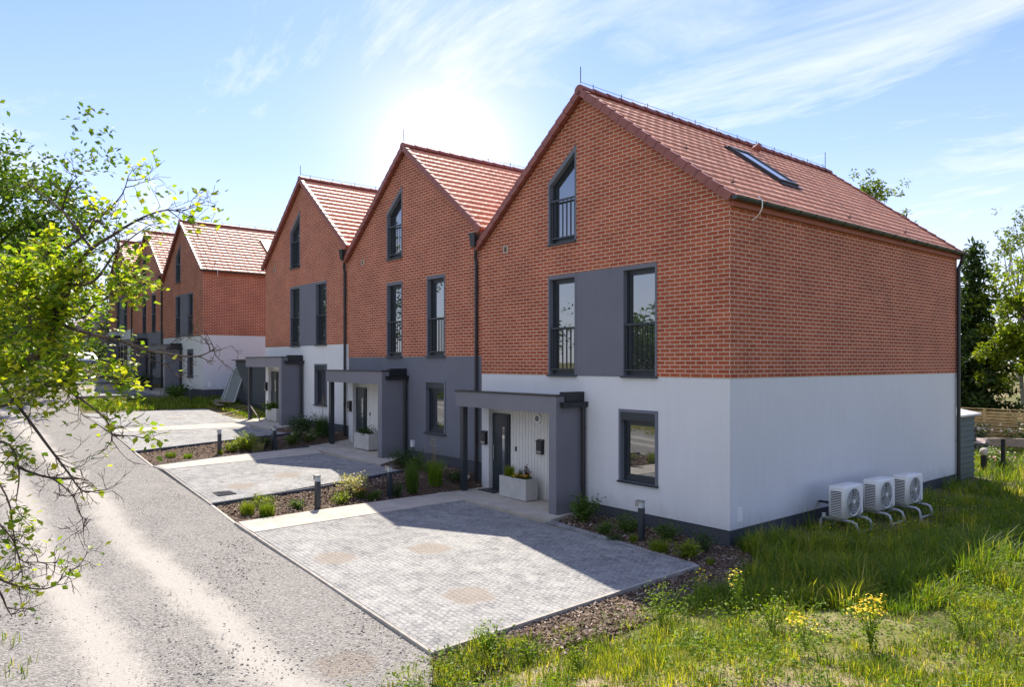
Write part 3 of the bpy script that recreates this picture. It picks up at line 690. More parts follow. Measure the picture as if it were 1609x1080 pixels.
HF=row_house(-46.41,2.58,'last brick house of the far terrace, half hidden behind leafy branches',left=True,valley=True)

# ------------------------------------------------------------------ entrance furniture
def mailbox(x,y,z,label):
    t=empty('mailbox',(x,y,z)); tag(t,label,'mailbox','mailboxes beside the front doors')
    b=MB(); b.box(-.10,.10,-.09,-.003,0,.30); b.hexa([(-.11,-.105,.30),(.11,-.105,.30),(.11,-.003,.30),(-.11,-.003,.30),(-.11,-.105,.315),(.11,-.105,.315),(.11,-.003,.36),(-.11,-.003,.36)]); b.build('box',M['darker'],t)
    f=MB(); f.box(-.085,.085,-.10,-.09,.02,.085); f.build('newspaper_slot',M['steel'],t)
    d=MB(); d.box(-.085,.085,-.097,-.09,.10,.285); d.build('door',M['dark'],t); return t
mailbox(-7.42,.0,1.24,'dark mailbox on white wall strip left of the nearest front door')
mailbox(-5.40,.165,1.16,'dark mailbox on white boards above the flowering planter')
mailbox(-15.02,.0,1.72,'dark mailbox beside the door of the grey based middle house')
mailbox(-22.60,.0,2.2,'dark mailbox on the white strip of the house beside leaning panels')
def planter(x,y,label,z):
    t=empty('planter',(x,y,z)); tag(t,label,'planter','concrete planters by the doors')
    L,Wd,h=1.0,.38,.52; b=MB()
    b.box(0,L,0,.035,0.02,h); b.box(0,L,Wd-.035,Wd,0.02,h); b.box(0,.035,.035,Wd-.035,0.02,h); b.box(L-.035,L,.035,Wd-.035,0.02,h); b.box(.05,L-.05,.04,Wd-.04,0,.03)
    for px in (.2,.8): b.tube([(px,-.003,.42),(px,.003,.42)],.012,8)
    b.build('trough',M['planter'],t)
    s=MB(); s.quad((.035,.035,.46),(L-.035,.035,.46),(L-.035,Wd-.035,.46),(.035,Wd-.035,.46)); s.build('soil',M['mulch'],t); return t
PLT=[((-6.27,-.45,.085),'pale concrete planter with orange flowers beside the nearest door'),((-13.92,-.45,.585),'pale concrete planter in front of the grey house door'),((-21.45,-.45,1.03),'pale planter half hidden by porch wall of the farthest near terrace house')]
for p,l in PLT: planter(p[0],p[1],l,p[2])
def mat_(x,y,z):
    b=MB(); b.box(x,x+.62,y,y+.36,z,z+.018); tag(b.build('doormat',M['shedd']),'dark doormat on the slab before the nearest front door','doormat')
mat_(-7.22,-.40,.105)

# ------------------------------------------------------------------ bollard lamps
def bollard(x,y,label,rz=0.,h=.62):
    t=empty('bollard_lamp',(x,y,G(x,y)-.05),rz); tag(t,label,'bollard lamp','bollard lamps in the planting beds')
    p=MB(); p.box(-.05,.05,-.05,.05,0,h); p.box(-.07,.07,-.07,.07,0,.03); p.build('post',M['dark'],t)
    l=MB(); l.box(-.046,.046,-.046,.046,h,h+.10); l.build('lens',M['opal'],t)
    c=MB(); c.box(-.115,.052,-.052,.052,h+.102,h+.135); c.box(-.115,-.052,-.05,.05,h+.03,h+.10); c.build('cap',M['steel'],t)
bollard(-1.41,-.83,'dark bollard lamp below the ground floor window of the white based house',.2)
bollard(-7.15,-4.82,'sunlit bollard lamp among bark at the open end of the middle bed')
bollard(-7.55,-2.8,'shaded bollard lamp in the middle bed, beside upright grasses',.1)
bollard(-14.67,-4.5,'bollard lamp at sunny end of the farther bed',-.1)
bollard(-14.93,-2.71,'bollard lamp by the round shrubs of the farther bed',0)
bollard(-30.2,-.9,'tiny bollard lamp before the white wall of the far terrace')

# ------------------------------------------------------------------ heat pumps
def rbox(mb,x0,x1,y0,y1,z0,z1,r=.04,n=4):
    pts=[]
    for cx,cy,a0 in ((x1-r,y1-r,0),(x0+r,y1-r,PI/2),(x0+r,y0+r,PI),(x1-r,y0+r,1.5*PI)):
        for k in range(n+1):
            a=a0+PI/2*k/n; pts.append((cx+r*math.cos(a),cy+r*math.sin(a)))
    m=len(pts); b=len(mb.v)
    cx,cy=(x0+x1)/2,(y0+y1)/2
    levels=[(z0,1.0),(z1-.03,1.0),(z1-.01,.985),(z1,.95)]
    for z,s in levels: mb.v+=[(cx+(px-cx)*s,cy+(py-cy)*s,z) for px,py in pts]
    for j in range(len(levels)-1):
        for k in range(m): mb.f.append((b+j*m+k,b+j*m+(k+1)%m,b+(j+1)*m+(k+1)%m,b+(j+1)*m+k)); mb.uv.append(None)
    mb.f.append(tuple(b+k for k in range(m-1,-1,-1))); mb.uv.append(None)
    e=b+(len(levels)-1)*m; mb.f.append(tuple(e+k for k in range(m))); mb.uv.append(None)
def heat_pump(x,y,label):
    t=empty('heat_pump',(x,y,-.03)); tag(t,label,'heat pump','outdoor heat pump units by the side wall')
    Wd,D,Z0,Z1=.82,.33,.30,.93   # y width, x depth; fan faces +x
    c=MB(); rbox(c,-D,0,0,Wd,Z0,Z1); ca=c.build('casing',M['whitep'],t,True)
    # sunk fan ring on the front, with grille and blades
    g=MB(); cy,cz,r=.40,Z0+.305,.265
    n=28
    for k in range(n):
        a,b2=2*PI*k/n,2*PI*(k+1)/n
        g.quad((.006,cy+r*math.cos(a),cz+r*math.sin(a)),(.006,cy+r*math.cos(b2),cz+r*math.sin(b2)),(.014,cy+(r+.02)*math.cos(b2),cz+(r+.02)*math.sin(b2)),(.014,cy+(r+.02)*math.cos(a),cz+(r+.02)*math.sin(a)))
    fo=MB(); fo.tube([(.001,cy,cz),(.004,cy,cz)],r,28); fan=fo.build('fan',M['fan'],t)
    bl=MB()
    for k in range(3):
        a=2*PI*k/3+PI/2; w=.55
        bl.quad((.007,cy+.05*math.cos(a-w),cz+.05*math.sin(a-w)),(.007,cy+.24*math.cos(a-w*.5),cz+.24*math.sin(a-w*.5)),(.010,cy+.24*math.cos(a+w*.4),cz+.24*math.sin(a+w*.4)),(.010,cy+.05*math.cos(a+w),cz+.05*math.sin(a+w)))
    bl.build('blade',M['grille'],fan)
    hb=MB(); hb.tube([(.005,cy,cz),(.022,cy,cz)],.045,14); hb.build('hub',M['whitep'],fan)
    for q in np.linspace(.10,r,4):
        g.tube([(.020,cy+q*math.cos(2*PI*k/24),cz+q*math.sin(2*PI*k/24)) for k in range(25)],.003,3,False)
    for k in range(6):
        a=PI*k/6; g.tube([(.022,cy+r*math.cos(a),cz+r*math.sin(a)),(.022,cy-r*math.cos(a),cz-r*math.sin(a))],.003,3)
    g.build('fan_grille',M['whitep'],t)
    s=MB(); s.quad((-D+.055,-.002,Z0+.05),(-.055,-.002,Z0+.05),(-.055,-.002,Z1-.08),(-D+.055,-.002,Z1-.08)); s.build('louvre_opening',M['grille'],t)
    lv=MB()
    for k in range(15):
        z=Z0+.06+k*.034; lv.box(-D+.05,-.05,-.014,-.003,z,z+.013)
    lv.build('louvre',M['whitep'],t)
    pn=MB(); pn.box(.0,.006,.70,.79,Z0+.04,Z1-.06); pn.build('service_panel',M['whitep'],t)
    st=MB()
    for yy in (.10,.70):
        st.tube([(-D-.22,yy,-.05),(-D-.20,yy,.20),(-D-.17,yy,.26),(-.1,yy,.255),(.12,yy,.25),(.19,yy,.22),(.22,yy,.15),(.25,yy,-.06)],.027,8)
        st.box(-D+.03,-.03,yy-.03,yy+.03,.28,Z0)
    st.tube([(.235,.10,.05),(.235,.70,.05)],.022,8); st.tube([(-D-.21,.10,.03),(-D-.21,.70,.03)],.022,8); st.tube([(-D-.10,.03,.30),(-D-.10,.03,.36)],.04,10)
    st.build('stand',M['galv'],t)
    pp=MB()
    for yy in (.62,.69): pp.tube([(-D+.01,yy,.42),(-D-.10,yy,.42),(-D-.16,yy,.46),(-x+.005,yy,.46)],.022,6)
    pp.build('pipe',M['grille'],t)
heat_pump(.86,2.62,'white heat pump nearest the house corner, first in the row of three')
heat_pump(.93,3.95,'middle one of three white heat pumps on tube stands')
heat_pump(1.05,5.10,'white heat pump farthest from house corner, third in the row')

# ------------------------------------------------------------------ drain grate, leaning panels, sheds, fences
def grate(x,y):
    z=G(x,y)+.006; t=empty('drain_grate',(x,y,z)); tag(t,'dark slotted drain grate in the corner of the middle driveway','drain grate')
    b=MB(); b.box(-.24,.24,-.2,-.17,-.02,.008); b.box(-.24,.24,.17,.2,-.02,.008); b.box(-.24,-.21,-.17,.17,-.02,.008); b.box(.21,.24,-.17,.17,-.02,.008); b.build('frame',M['dark'],t)
    s=MB()
    for k in range(7): s.box(-.19+k*.058,-.165+k*.058,-.17,.17,-.02,.006)
    s.build('bar',M['darker'],t)
grate(-9.05,-6.2)
def slat_shed(x0,x1,y0,y1,z,h,label,name,roofm,wallm,rise=.2):
    t=empty(name,((x0+x1)/2,(y0+y1)/2,z)); tag(t,label,'shed'); w,d=(x1-x0)/2,(y1-y0)/2
    b=MB(); b.box(-w,w,-d,d,-.2,h-.02); n=int(h/.15)
    for k in range(n):
        zz=k*h/n
        b.hexa([(-w-.03,-d-.03,zz+.02),(w+.03,-d-.03,zz+.02),(w+.03,d+.03,zz+.02),(-w-.03,d+.03,zz+.02),(-w-.002,-d-.002,zz+h/n-.012),(w+.002,-d-.002,zz+h/n-.012),(w+.002,d+.002,zz+h/n-.012),(-w-.002,d+.002,zz+h/n-.012)])
    b.build('cladding',wallm,t)
    r=MB(); e=.16
    r.hexa([(-w-e,-d-e,h-.02),(w+e,-d-e,h-.02),(w+e,d+e,h-.02),(-w-e,d+e,h-.02),(-w-e,-d-e,h+.03),(w+e,-d-e,h+.03),(w+e,d+e,h+.03),(-w-e,d+e,h+.03)])
    r.hexa([(-w-e,-d-e,h+.03),(w+e,-d-e,h+.03),(w+e,d+e,h+.03),(-w-e,d+e,h+.03),(-.03,-d-e,h+rise),(.03,-d-e,h+rise),(.03,d+e,h+rise),(-.03,d+e,h+rise)])
    r.build('roof',roofm,t); return t
slat_shed(-2.7,-.12,11.25,12.6,0,1.86,'green grey steel garden shed with pale roof behind the nearest house','garden_shed',M['tin'],M['shed'],.3)
sd=slat_shed(-29.3,-25.0,1.0,3.4,1.40,2.10,'dark slatted shed between the two terraces, behind leaning panels','slatted_shed',M['darker'],M['shedd'],.06)
b=MB(); b.box(2.2,3.6,-1.25,-1.17,-.2,2.05)
for k in range(15): b.box(2.19,3.61,-1.275,-1.25,.02+k*.138,.13+k*.138)
b.build('side_screen',M['brown'],sd)
def leaning(x,y,w,h,label,tilt,rz):
    t=empty('glass_panel',(x,y,G(x,y)+.03),rz); t.rotation_euler=(-tilt,0,rz); tag(t,label,'panel','panels leaning against the dark shed')
    a=MB(); a.box(.05,w-.05,-.012,.012,.05,h-.05); a.build('sheet',M['slab'],t)
    f=MB(); f.box(0,w,-.025,.025,0,.05); f.box(0,w,-.025,.025,h-.05,h); f.box(0,.05,-.025,.025,.05,h-.05); f.box(w-.05,w,-.025,.025,.05,h-.05); f.build('frame',M['galv'],t)
leaning(-30.2,.55,.85,1.45,'pale green panel leaning on the shed, shorter one nearer the white wall',.42,.25)
leaning(-29.1,.30,.85,1.85,'tall pale green panel leaning on the middle of the dark shed',.38,.35)
# timber offcuts lying before the shed
def planks(x,y,n,label):
    mb=MB()
    for i in range(n):
        a=R.uniform(-.3,.4); L=R.uniform(1.1,2.2); px,py=x+R.uniform(-.5,.5),y+R.uniform(-.25,.25); z=G(px,py)+.03+.045*i
        c,s=math.cos(a)*L/2,math.sin(a)*L/2; w=.06; nx,ny=-math.sin(a)*w,math.cos(a)*w
        P=[(px-c-nx,py-s-ny),(px+c-nx,py+s-ny),(px+c+nx,py+s+ny),(px-c+nx,py-s+ny)]
        mb.hexa([(p[0],p[1],z) for p in P]+[(p[0],p[1],z+.04) for p in P])
    return mb.build('plank_pile',M['graytimber'])
tag(planks(-28.2,-.2,5,''),'loose heap of weathered planks below the leaning panels','planks')
mb=MB(); mb.tube([(-22.5,-.75,1.62),(-20.9,-.9,1.05)],.025,6); tag(mb.build('timber_prop',M['graytimber']),'thin timber prop slanting down from the porch post by the shed','timber prop')
mb=MB(); mb.hexa([(-24.6,-1.2,1.06),(-24.5,-1.2,1.06),(-26.6,.9,1.22),(-26.7,.9,1.22),(-24.6,-1.2,1.14),(-24.5,-1.2,1.14),(-26.6,.9,1.30),(-26.7,.9,1.30)]); tag(mb.build('timber_beam',M['graytimber']),'long pale timber beam lying at the edge of the driveway near the shed','beam')
def board_fence(x0,x1,y,z,h,label,step=1.85):
    t=empty('wooden_fence',((x0+x1)/2,y,z)); tag(t,label,'fence'); n=int((x1-x0)/step)
    b=MB()
    for i in range(n):
        xa=x0+i*step-(x0+x1)/2
        for k in range(11):
            zz=.05+k*h/11.3; b.hexa([(xa+.05,-.02+.012*(k%2),zz),(xa+step-.05,-.02+.012*(k%2),zz),(xa+step-.05,.0+.012*(k%2),zz),(xa+.05,.0+.012*(k%2),zz),(xa+.05,-.03,zz+.102),(xa+step-.05,-.03,zz+.102),(xa+step-.05,-.01,zz+.102),(xa+.05,-.01,zz+.102)])
    b.build('boards',M['timber'],t)
    for i in range(n+1):
        xa=x0+i*step-(x0+x1)/2; p=MB(); p.box(xa-.05,xa+.05,-.06,.05,-.1,h+.05); p.build('post',M['timber'],t)
    c=MB(); c.box(x0-(x0+x1)/2,x1-(x0+x1)/2,-.05,.04,h+.052,h+.09); c.build('cap_rail',M['timber'],t)
board_fence(-14,9,22.3,0,1.42,'long yellowish wooden board fence closing the garden behind the shed')
def wire_fence():
    P=[(.1,14.4),(-2.0,18.4),(-4.0,22.0)]
    t=empty('garden_fence',(.1,14.4,0)); tag(t,'low garden fence of black posts and thin wire beside the shed','fence')
    for i,(x,y) in enumerate(P[:2]):
        p=MB(); p.box(x-.1-.05,x-.1+.05,y-14.4-.05,y-14.4+.05,-.1,1.02); p.build('post',M['darker'],t)
    w=MB()
    for k in range(8):
        z=.12+k*.12; w.tube([(P[0][0]-.1,0,z),(P[1][0]-.1,P[1][1]-14.4,z)],.004,3); w.tube([(P[0][0]-.1,0,z),(5.5,2.4,z)],.004,3)
    w.build('wire',M['wire'],t)
wire_fence()
mb=MB(); mb.hexa([(-3.6,20.0,.22),(3.2,20.6,.22),(3.2,20.9,.22),(-3.6,20.3,.22),(-3.6,20.0,.40),(3.2,20.6,.78),(3.2,20.9,.78),(-3.6,20.3,.40)]); tag(mb.build('raised_bed_edge',M['graytimber']),'weathered board edge of a raised bed in front of the wooden fence','garden edging')
t=empty('garden_post',(-.30,14.0,0)); tag(t,'short dark garden post with a pale ball on top, beside the shed','post')
mb=MB(); mb.box(-.07,.07,-.07,.07,-.1,.50); mb.build('post',M['darker'],t); mb=MB(); mb.lathe(0,0,[(.03,.50),(.10,.54),(.125,.62),(.10,.70),(.03,.74)],12); mb.build('ball',M['concrete'],t,True)
t=empty('garden_hutch',(-2.0,18.6,.03)); tag(t,'small green hutch with pinkish roof on lawn beyond the shed','hutch')
mb=MB(); mb.box(-.3,.3,-.25,.25,0,.42); mb.build('wall',M['shed'],t)
mb=MB(); mb.hexa([(-.36,-.32,.42),(.36,-.32,.42),(.36,.32,.42),(-.36,.32,.42),(-.36,-.04,.58),(.36,-.04,.58),(.36,.04,.58),(-.36,.04,.58)]); mb.build('roof',M['redroof'],t)

# ------------------------------------------------------------------ foliage helpers
LEAF=np.array([(0,0,0),(.30,.5,.10),(.0,.55,.0),(-.30,.5,.10),(0,1.,.03)])  # folded leaf, 4 tris
LF=np.array([(0,1,2),(0,2,3),(2,1,4),(3,2,4)])
CARD=np.array([(-.5,0,0),(.5,0,0),(.38,1,0),(-.38,1,0)]); CF=np.array([(0,1,2),(0,2,3)])
def rand_rot(n,rng,up=0.):
    """n random rotation matrices; up in 0..1 leans the leaf normal (z) towards +Z"""
    z=rng.normal(size=(n,3)); z[:,2]=np.abs(z[:,2])+up*2; z/=np.linalg.norm(z,axis=1)[:,None]
    a=rng.normal(size=(n,3)); a-= (a*z).sum(1)[:,None]*z; a/=np.linalg.norm(a,axis=1)[:,None]
    b=np.cross(z,a); return np.stack([b,a,z],-1)   # columns x,y,z
def leaves_mesh(name,P,size,mat,rng,up=.3,shape=LEAF,faces=LF,width=1.):
    n=len(P); Rm=rand_rot(n,rng,up); sc=size*rng.uniform(.65,1.25,n)
    sh=shape*np.array([width,1,1]); V=np.einsum('nij,kj->nki',Rm,sh)*sc[:,None,None]+P[:,None,:]
    Fc=(np.arange(n)*len(shape))[:,None,None]+faces[None]
    return npmesh(name,V.reshape(-1,3),Fc.reshape(-1,3),mat)
def blades(name,P,h,w,mat,rng,lean=.35,az=None):
    """grass blades rooted at P: five points, three triangles each"""
    n=len(P); az=rng.uniform(0,2*PI,n) if az is None else az+rng.normal(size=n)*.7; d=np.stack([np.cos(az),np.sin(az),np.zeros(n)],-1); s=np.stack([-d[:,1],d[:,0],np.zeros(n)],-1)
    ln=lean*rng.uniform(.2,1.6,n); up=np.array([0,0,1.])
    m=P+up*(h*.55)[:,None]+d*(h*ln*.25)[:,None]; tip=P+up*(h*(1-.25*ln))[:,None]+d*(h*ln*.9)[:,None]
    W_=s*(w/2)[:,None]; V=np.stack([P-W_,P+W_,m+W_*.8,m-W_*.8,tip],1)
    Fc=(np.arange(n)*5)[:,None,None]+np.array([(0,1,2),(0,2,3),(3,2,4)])[None]
    return npmesh(name,V.reshape(-1,3),Fc.reshape(-1,3),mat)
def limb_path(p0,p1,rng,n=6,wob=.08,sag=0):
    p0=np.array(p0,float);p1=np.array(p1,float); L=np.linalg.norm(p1-p0); out=[]
    off=rng.normal(size=3)*wob*L
    for i in range(n+1):
        t=i/n; q=p0+(p1-p0)*t+off*math.sin(PI*t)+rng.normal(size=3)*wob*L*.12*(0<i<n); q[2]-=sag*L*t*t; out.append(q)
    return out
def broad_tree(name,x,y,h,rad,leafmat,label,seed,n=6000,size=.22,crown0=.3,bark='bark',group=None,shape=1.,lob=22,trunk_r=None):
    rng=np.random.default_rng(seed); z0=float(Gn(np.array([x]),np.array([y]))[0])
    t=empty(name,(x,y,z0)); tag(t,label,'tree',group)
    tr=MB(); top=h*.82; tp=limb_path((0,0,-.2),(rng.normal()*.3,rng.normal()*.3,top),rng,7,.03); r0=trunk_r or h*.022
    tr.tube(tp,[r0*(1-.85*i/7)+.02 for i in range(8)],8)
    cents=[]
    for i in range(lob):
        u=rng.uniform(0,1); zz=h*(crown0+(1-crown0)*u**.85); prof=math.sin(PI*min(1,(.12+.88*(1-u)))**shape*.93+.05)
        az=i*2.4+rng.uniform(-.5,.5); rr=rad*max(.15,prof)*rng.uniform(.45,1.0)
        c=np.array((rr*math.cos(az),rr*math.sin(az),zz)); cents.append(c)
        k=min(6,int((zz*.7)/top*7)); b0=np.array(tp[k]); L=limb_path(b0,c,rng,5,.07)
        tr.tube(L,[r0*.42*(1-.85*q/5)+.008 for q in range(6)],5)
    tr.build('trunk',M[bark],t)
    P=[]; per=n//lob
    for c in cents:
        cr=rad*rng.uniform(.26,.48); sub=rng.normal(size=(9,3))*cr*np.array((.75,.75,.55))+c
        w=rng.integers(0,9,per); d=rng.normal(size=(per,3)); d/=np.linalg.norm(d,axis=1)[:,None]
        P.append(sub[w]+d*(cr*.42*rng.uniform(.2,1,per)**.5)[:,None])
    P=np.concatenate(P); P=P[P[:,2]>h*crown0*.5]
    link('crown',leaves_mesh('crown',P,size,M[leafmat],rng,.2),t); return t
def spruce(x,y,h,rad,label,seed,n=6500,group=None):
    rng=np.random.default_rng(seed); z0=float(Gn(np.array([x]),np.array([y]))[0]); t=empty('spruce_tree',(x,y,z0)); tag(t,label,'tree',group)
    tr=MB(); tr.tube([(0,0,-.2),(0,0,h*.5),(.05,0,h)],[h*.018,h*.010,.015],8)
    P=[];D=[]
    nb=int(h*7)
    for i in range(nb):
        u=(i+rng.uniform(0,1))/nb; zz=h*(.06+.93*u); L=rad*(1-u)**.85*rng.uniform(.6,1.1)+.12; az=i*2.4+rng.uniform(-.4,.4)
        e=(L*math.cos(az),L*math.sin(az),zz-L*.28+.12*L); tr.tube([(0,0,zz),(e[0]*.6,e[1]*.6,zz-.12*L),e],[.035*(1-u)+.01,.02,.006],4,False)
        m=max(8,int(n*L/(nb*rad*.55))); s=rng.uniform(.08,1.0,m)
        q=np.stack([e[0]*s,e[1]*s,zz-(.28*L)*s*s+.16*L*np.maximum(0,s-.6)],-1); side=rng.normal(size=(m,3))*np.array((.11,.11,.05))*(1+L*.5); q=q+side; q[:,2]-=np.abs(side[:,0])*.6; P.append(q)
    P=np.concatenate(P); tr.build('trunk',M['bark'],t)
    link('crown',leaves_mesh('crown',P,.34,M['needle'],rng,.05,width=.55),t); return t

# ------------------------------------------------------------------ trees
broad_tree('broadleaf_tree',-52,-6.0,9.5,4.0,'leaf_green','big dark green broadleaf tree beyond the far end of the gravel road',21,9000,.34,.12,lob=30)
broad_tree('broadleaf_tree',-36.5,-9.6,11.0,5.4,'leaf_mid','large sunlit green tree rising behind the near leafy branches at the left',122,22000,.30,.12,lob=34)
broad_tree('broadleaf_tree',-64,-5.5,9.0,4.5,'leaf_green','bushy tree closing the view at the end of the gravel road',23,4200,.34,.05)
spruce(-68,3.4,12.0,3.2,'dark spruce rising behind the far terrace beside the leafy branches',24,4500)
spruce(-4.4,25.6,8.9,2.0,'tall dark spruce behind wooden fence, right of the nearest house',25,9000)
spruce(-6.6,28.0,7.2,2.0,'shorter dark spruce half hidden behind the corner of nearest house',35,5000)
broad_tree('broadleaf_tree',-1.5,25.0,6.9,2.0,'leaf_bright','bright yellow green tree leaning over the wooden fence',26,15000,.2,.08)
broad_tree('broadleaf_tree',0.6,27.0,9.2,2.6,'leaf_bright','tallest light green tree at the right edge behind the wooden fence',27,15000,.22,.1)
broad_tree('birch_tree',-4.0,31.5,10.6,1.6,'leaf_birch','thin airy birch between the spruce and the bright trees',28,3600,.17,.35,trunk_r=.09,bark='palebark')
broad_tree('birch_tree',-8.4,24.6,11.6,1.5,'leaf_birch','sparse birch top showing above the tiled roof ridge',29,5200,.17,.35,trunk_r=.09,bark='palebark')
for i,(x,y,h,r) in enumerate([(-9,33,6.5,3.5),(-2,34,6,3.5),(6,33,6.5,3.5)]):
    broad_tree('background_tree',x,y,h,r,'leaf_green',['dark bushy tree behind the shed and wooden fence','dark bushy tree filling the gap between spruce and bright trees','dark bushy tree behind the tallest light green tree'][i],40+i,4200,.3,.03)
# trees over the road, seen in the window panes
for i,(x,y,h,r) in enumerate([(-18.5,-20,4.9,2.6),(-25,-25,4.6,2.8),(-33,-22,6.5,3.2),(-11,-27,5,2.8),(-3,-25,4.6,2.6)]):
    broad_tree('roadside_tree',x,y,h,r,'leaf_green','green tree across the gravel road mirrored in the window panes',50+i,3500,.3,.1,group='trees across the gravel road')

# near tree on the left: limbs follow the picture, each at its own depth
def W3(u,v,d):
    a=(u-804.5)/F; b=(v-570)/F
    return np.array((CAM[0]+d*(-.7708+a*.6371),CAM[1]+d*(.6371+a*.7708),CAM[2]-d*b))
def near_tree():
    rng=np.random.default_rng(5); base=W3(-95,560,6.3); gz=G(base[0],base[1])
    t=empty('near_tree',(base[0],base[1],gz)); tag(t,'sunlit young tree whose leafy branches reach in at the left edge','tree')
    o=np.array((base[0],base[1],gz))
    limbs={ # radius start, end, leaf weight, points
     'trunk':(.10,.05,0,[(-95,1150,6.3),(-100,900,6.3),(-90,720,6.3),(-70,640,6.25)]),
     'L1':(.055,.022,.9,[(-70,640,6.25),(0,588,6.1),(45,570,6.0),(72,540,5.95),(95,490,5.9),(108,445,5.85),(112,420,5.8)]),
     'a':(.016,.003,.36,[(112,424,5.8),(144,391,5.7),(178,369,5.6),(205,352,5.55),(233,338,5.5),(264,330,5.45),(292,336,5.4)]),
     'b':(.012,.003,.42,[(103,391,5.85),(133,369,5.9),(150,349,5.95),(169,331,6.0),(192,305,6.0),(202,276,6.0)]),
     'c':(.012,.002,.02,[(144,391,5.7),(120,360,5.8),(97,330,5.9),(75,312,6.0),(55,297,6.1),(42,285,6.2)]),
     'c2':(.008,.002,.02,[(97,330,5.9),(105,305,5.8),(112,288,5.7),(124,276,5.65)]),
     'd':(.013,.003,.32,[(111,449,5.85),(144,444,5.6),(164,422,5.5),(180,397,5.4),(205,375,5.3),(233,355,5.2)]),
     'e':(.015,.003,.05,[(90,505,5.9),(114,517,5.7),(155,528,5.5),(197,538,5.4),(235,552,5.3),(262,556,5.2),(303,561,5.1),(324,556,5.1),(340,546,5.05)]),
     'e2':(.007,.002,.1,[(189,534,5.4),(215,548,5.5),(240,566,5.5),(262,572,5.5),(284,561,5.5)]),
     'f':(.012,.003,.6,[(60,556,6.0),(90,530,6.2),(105,500,6.3),(150,480,6.4),(185,455,6.5),(205,440,6.5)]),
     'g':(.013,.003,.35,[(72,545,5.95),(85,580,5.7),(111,615,5.5),(135,633,5.4),(166,659,5.3),(176,682,5.2),(193,686,5.2)]),
     'h':(.014,.003,.1,[(0,600,6.1),(44,659,5.6),(78,705,5.4),(104,739,5.3),(125,768,5.2),(140,775,5.2)]),
     'h2':(.013,.006,.0,[(20,728,5.6),(41,740,5.4),(79,751,5.3),(127,753,5.2)]),
     'h3':(.006,.002,.05,[(79,751,5.3),(100,765,5.2),(118,785,5.2),(128,812,5.2),(146,818,5.2)]),
     'i':(.010,.002,.15,[(-50,760,5.8),(0,825,5.4),(19,847,5.3),(28,872,5.3),(36,908,5.3)]),
     'i2':(.008,.002,.2,[(-40,700,5.9),(10,780,5.5),(20,830,5.5),(32,880,5.5),(60,884,5.5),(96,892,5.4)]),
     'j':(.010,.002,.25,[(-60,880,5.6),(0,911,5.4),(31,922,5.3),(72,926,5.2),(94,913,5.2),(115,893,5.1)]),
     'k':(.011,.003,.2,[(-40,870,5.5),(0,932,5.3),(10,955,5.3),(19,970,5.2)]),
     'm':(.02,.004,.7,[(-80,600,6.3),(0,545,6.6),(35,510,6.8),(48,470,6.9),(50,450,7.0),(46,430,7.0)]),
     'n':(.018,.004,.7,[(-80,560,6.3),(-20,470,6.0),(20,465,5.8),(45,485,5.6),(48,520,5.5)]),
     'o':(.016,.003,.65,[(-70,640,6.2),(0,640,5.8),(30,625,5.6),(60,610,5.4),(80,600,5.3)]),
     'p':(.016,.003,.4,[(-80,660,6.2),(-20,690,5.7),(15,700,5.5),(30,740,5.4),(25,790,5.3)]),
     'q':(.014,.003,.65,[(80,520,5.9),(86,470,6.1),(82,430,6.2),(76,405,6.3),(70,392,6.4)]),
     'r':(.014,.003,.7,[(95,490,5.9),(60,470,5.7),(25,450,5.6),(0,435,5.6)]),
     's':(.012,.003,.8,[(-80,600,6.2),(-10,500,6.5),(5,460,6.6),(15,430,6.7)]),
     'u':(.010,.003,.6,[(105,495,5.9),(130,500,5.8),(150,475,5.7),(168,470,5.6),(185,462,5.5)]),
     'w':(.010,.003,.6,[(72,545,5.95),(105,560,5.7),(140,575,5.5),(165,590,5.4),(185,600,5.3)])}
    tr=MB(); br=MB(); P=[]; TW=MB()
    def twig(p,d,L,r,lw,depth):
        n=4; q=np.array(p); pts=[q.copy()]; d=d/np.linalg.norm(d)
        for i in range(n):
            d=d+rng.normal(size=3)*.22; d[2]+=.03; d/=np.linalg.norm(d); q=q+d*L/n; pts.append(q.copy())
        TW.tube(pts,[max(.0016,r*(1-.8*i/n)) for i in range(n+1)],4,False)
        if depth<2:
            for i in range(1,n+1):
                if rng.random()<.62: twig(pts[i],d+rng.normal(size=3)*.75,L*.55,r*.6,lw,depth+1)
        if rng.random()<lw:
            for i in range(1,n+1):
                for _ in range(rng.poisson((2.3 if lw>.75 else 1.7)*lw)): P.append(pts[i]+rng.normal(size=3)*.045)
    for nm,(r0,r1,lw,pp) in limbs.items():
        pts=[W3(*p) for p in pp]
        # smooth
        V=[Vector(p) for p in pts]; out=[]
        for i in range(len(V)-1):
            p0,p1,p2,p3=V[max(0,i-1)],V[i],V[i+1],V[min(len(V)-1,i+2)]
            for k in range(3):
                s=k/3; out.append(.5*((2*p1)+(-p0+p2)*s+(2*p0-5*p1+4*p2-p3)*s*s+(-p0+3*p1-3*p2+p3)*s**3))
        out.append(V[-1]); n=len(out)
        if nm=='trunk': out[0]=Vector((o[0],o[1],gz-.2))
        (tr if nm=='trunk' else br).tube([p-Vector(o) for p in out],[r0+(r1-r0)*i/(n-1) for i in range(n)],7 if r0>.03 else 5)
        if nm=='trunk': continue
        Lt=sum((out[i+1]-out[i]).length for i in range(n-1)); cnt=int(Lt*(13 if lw>.6 else (8 if lw>.3 else 7)))+3
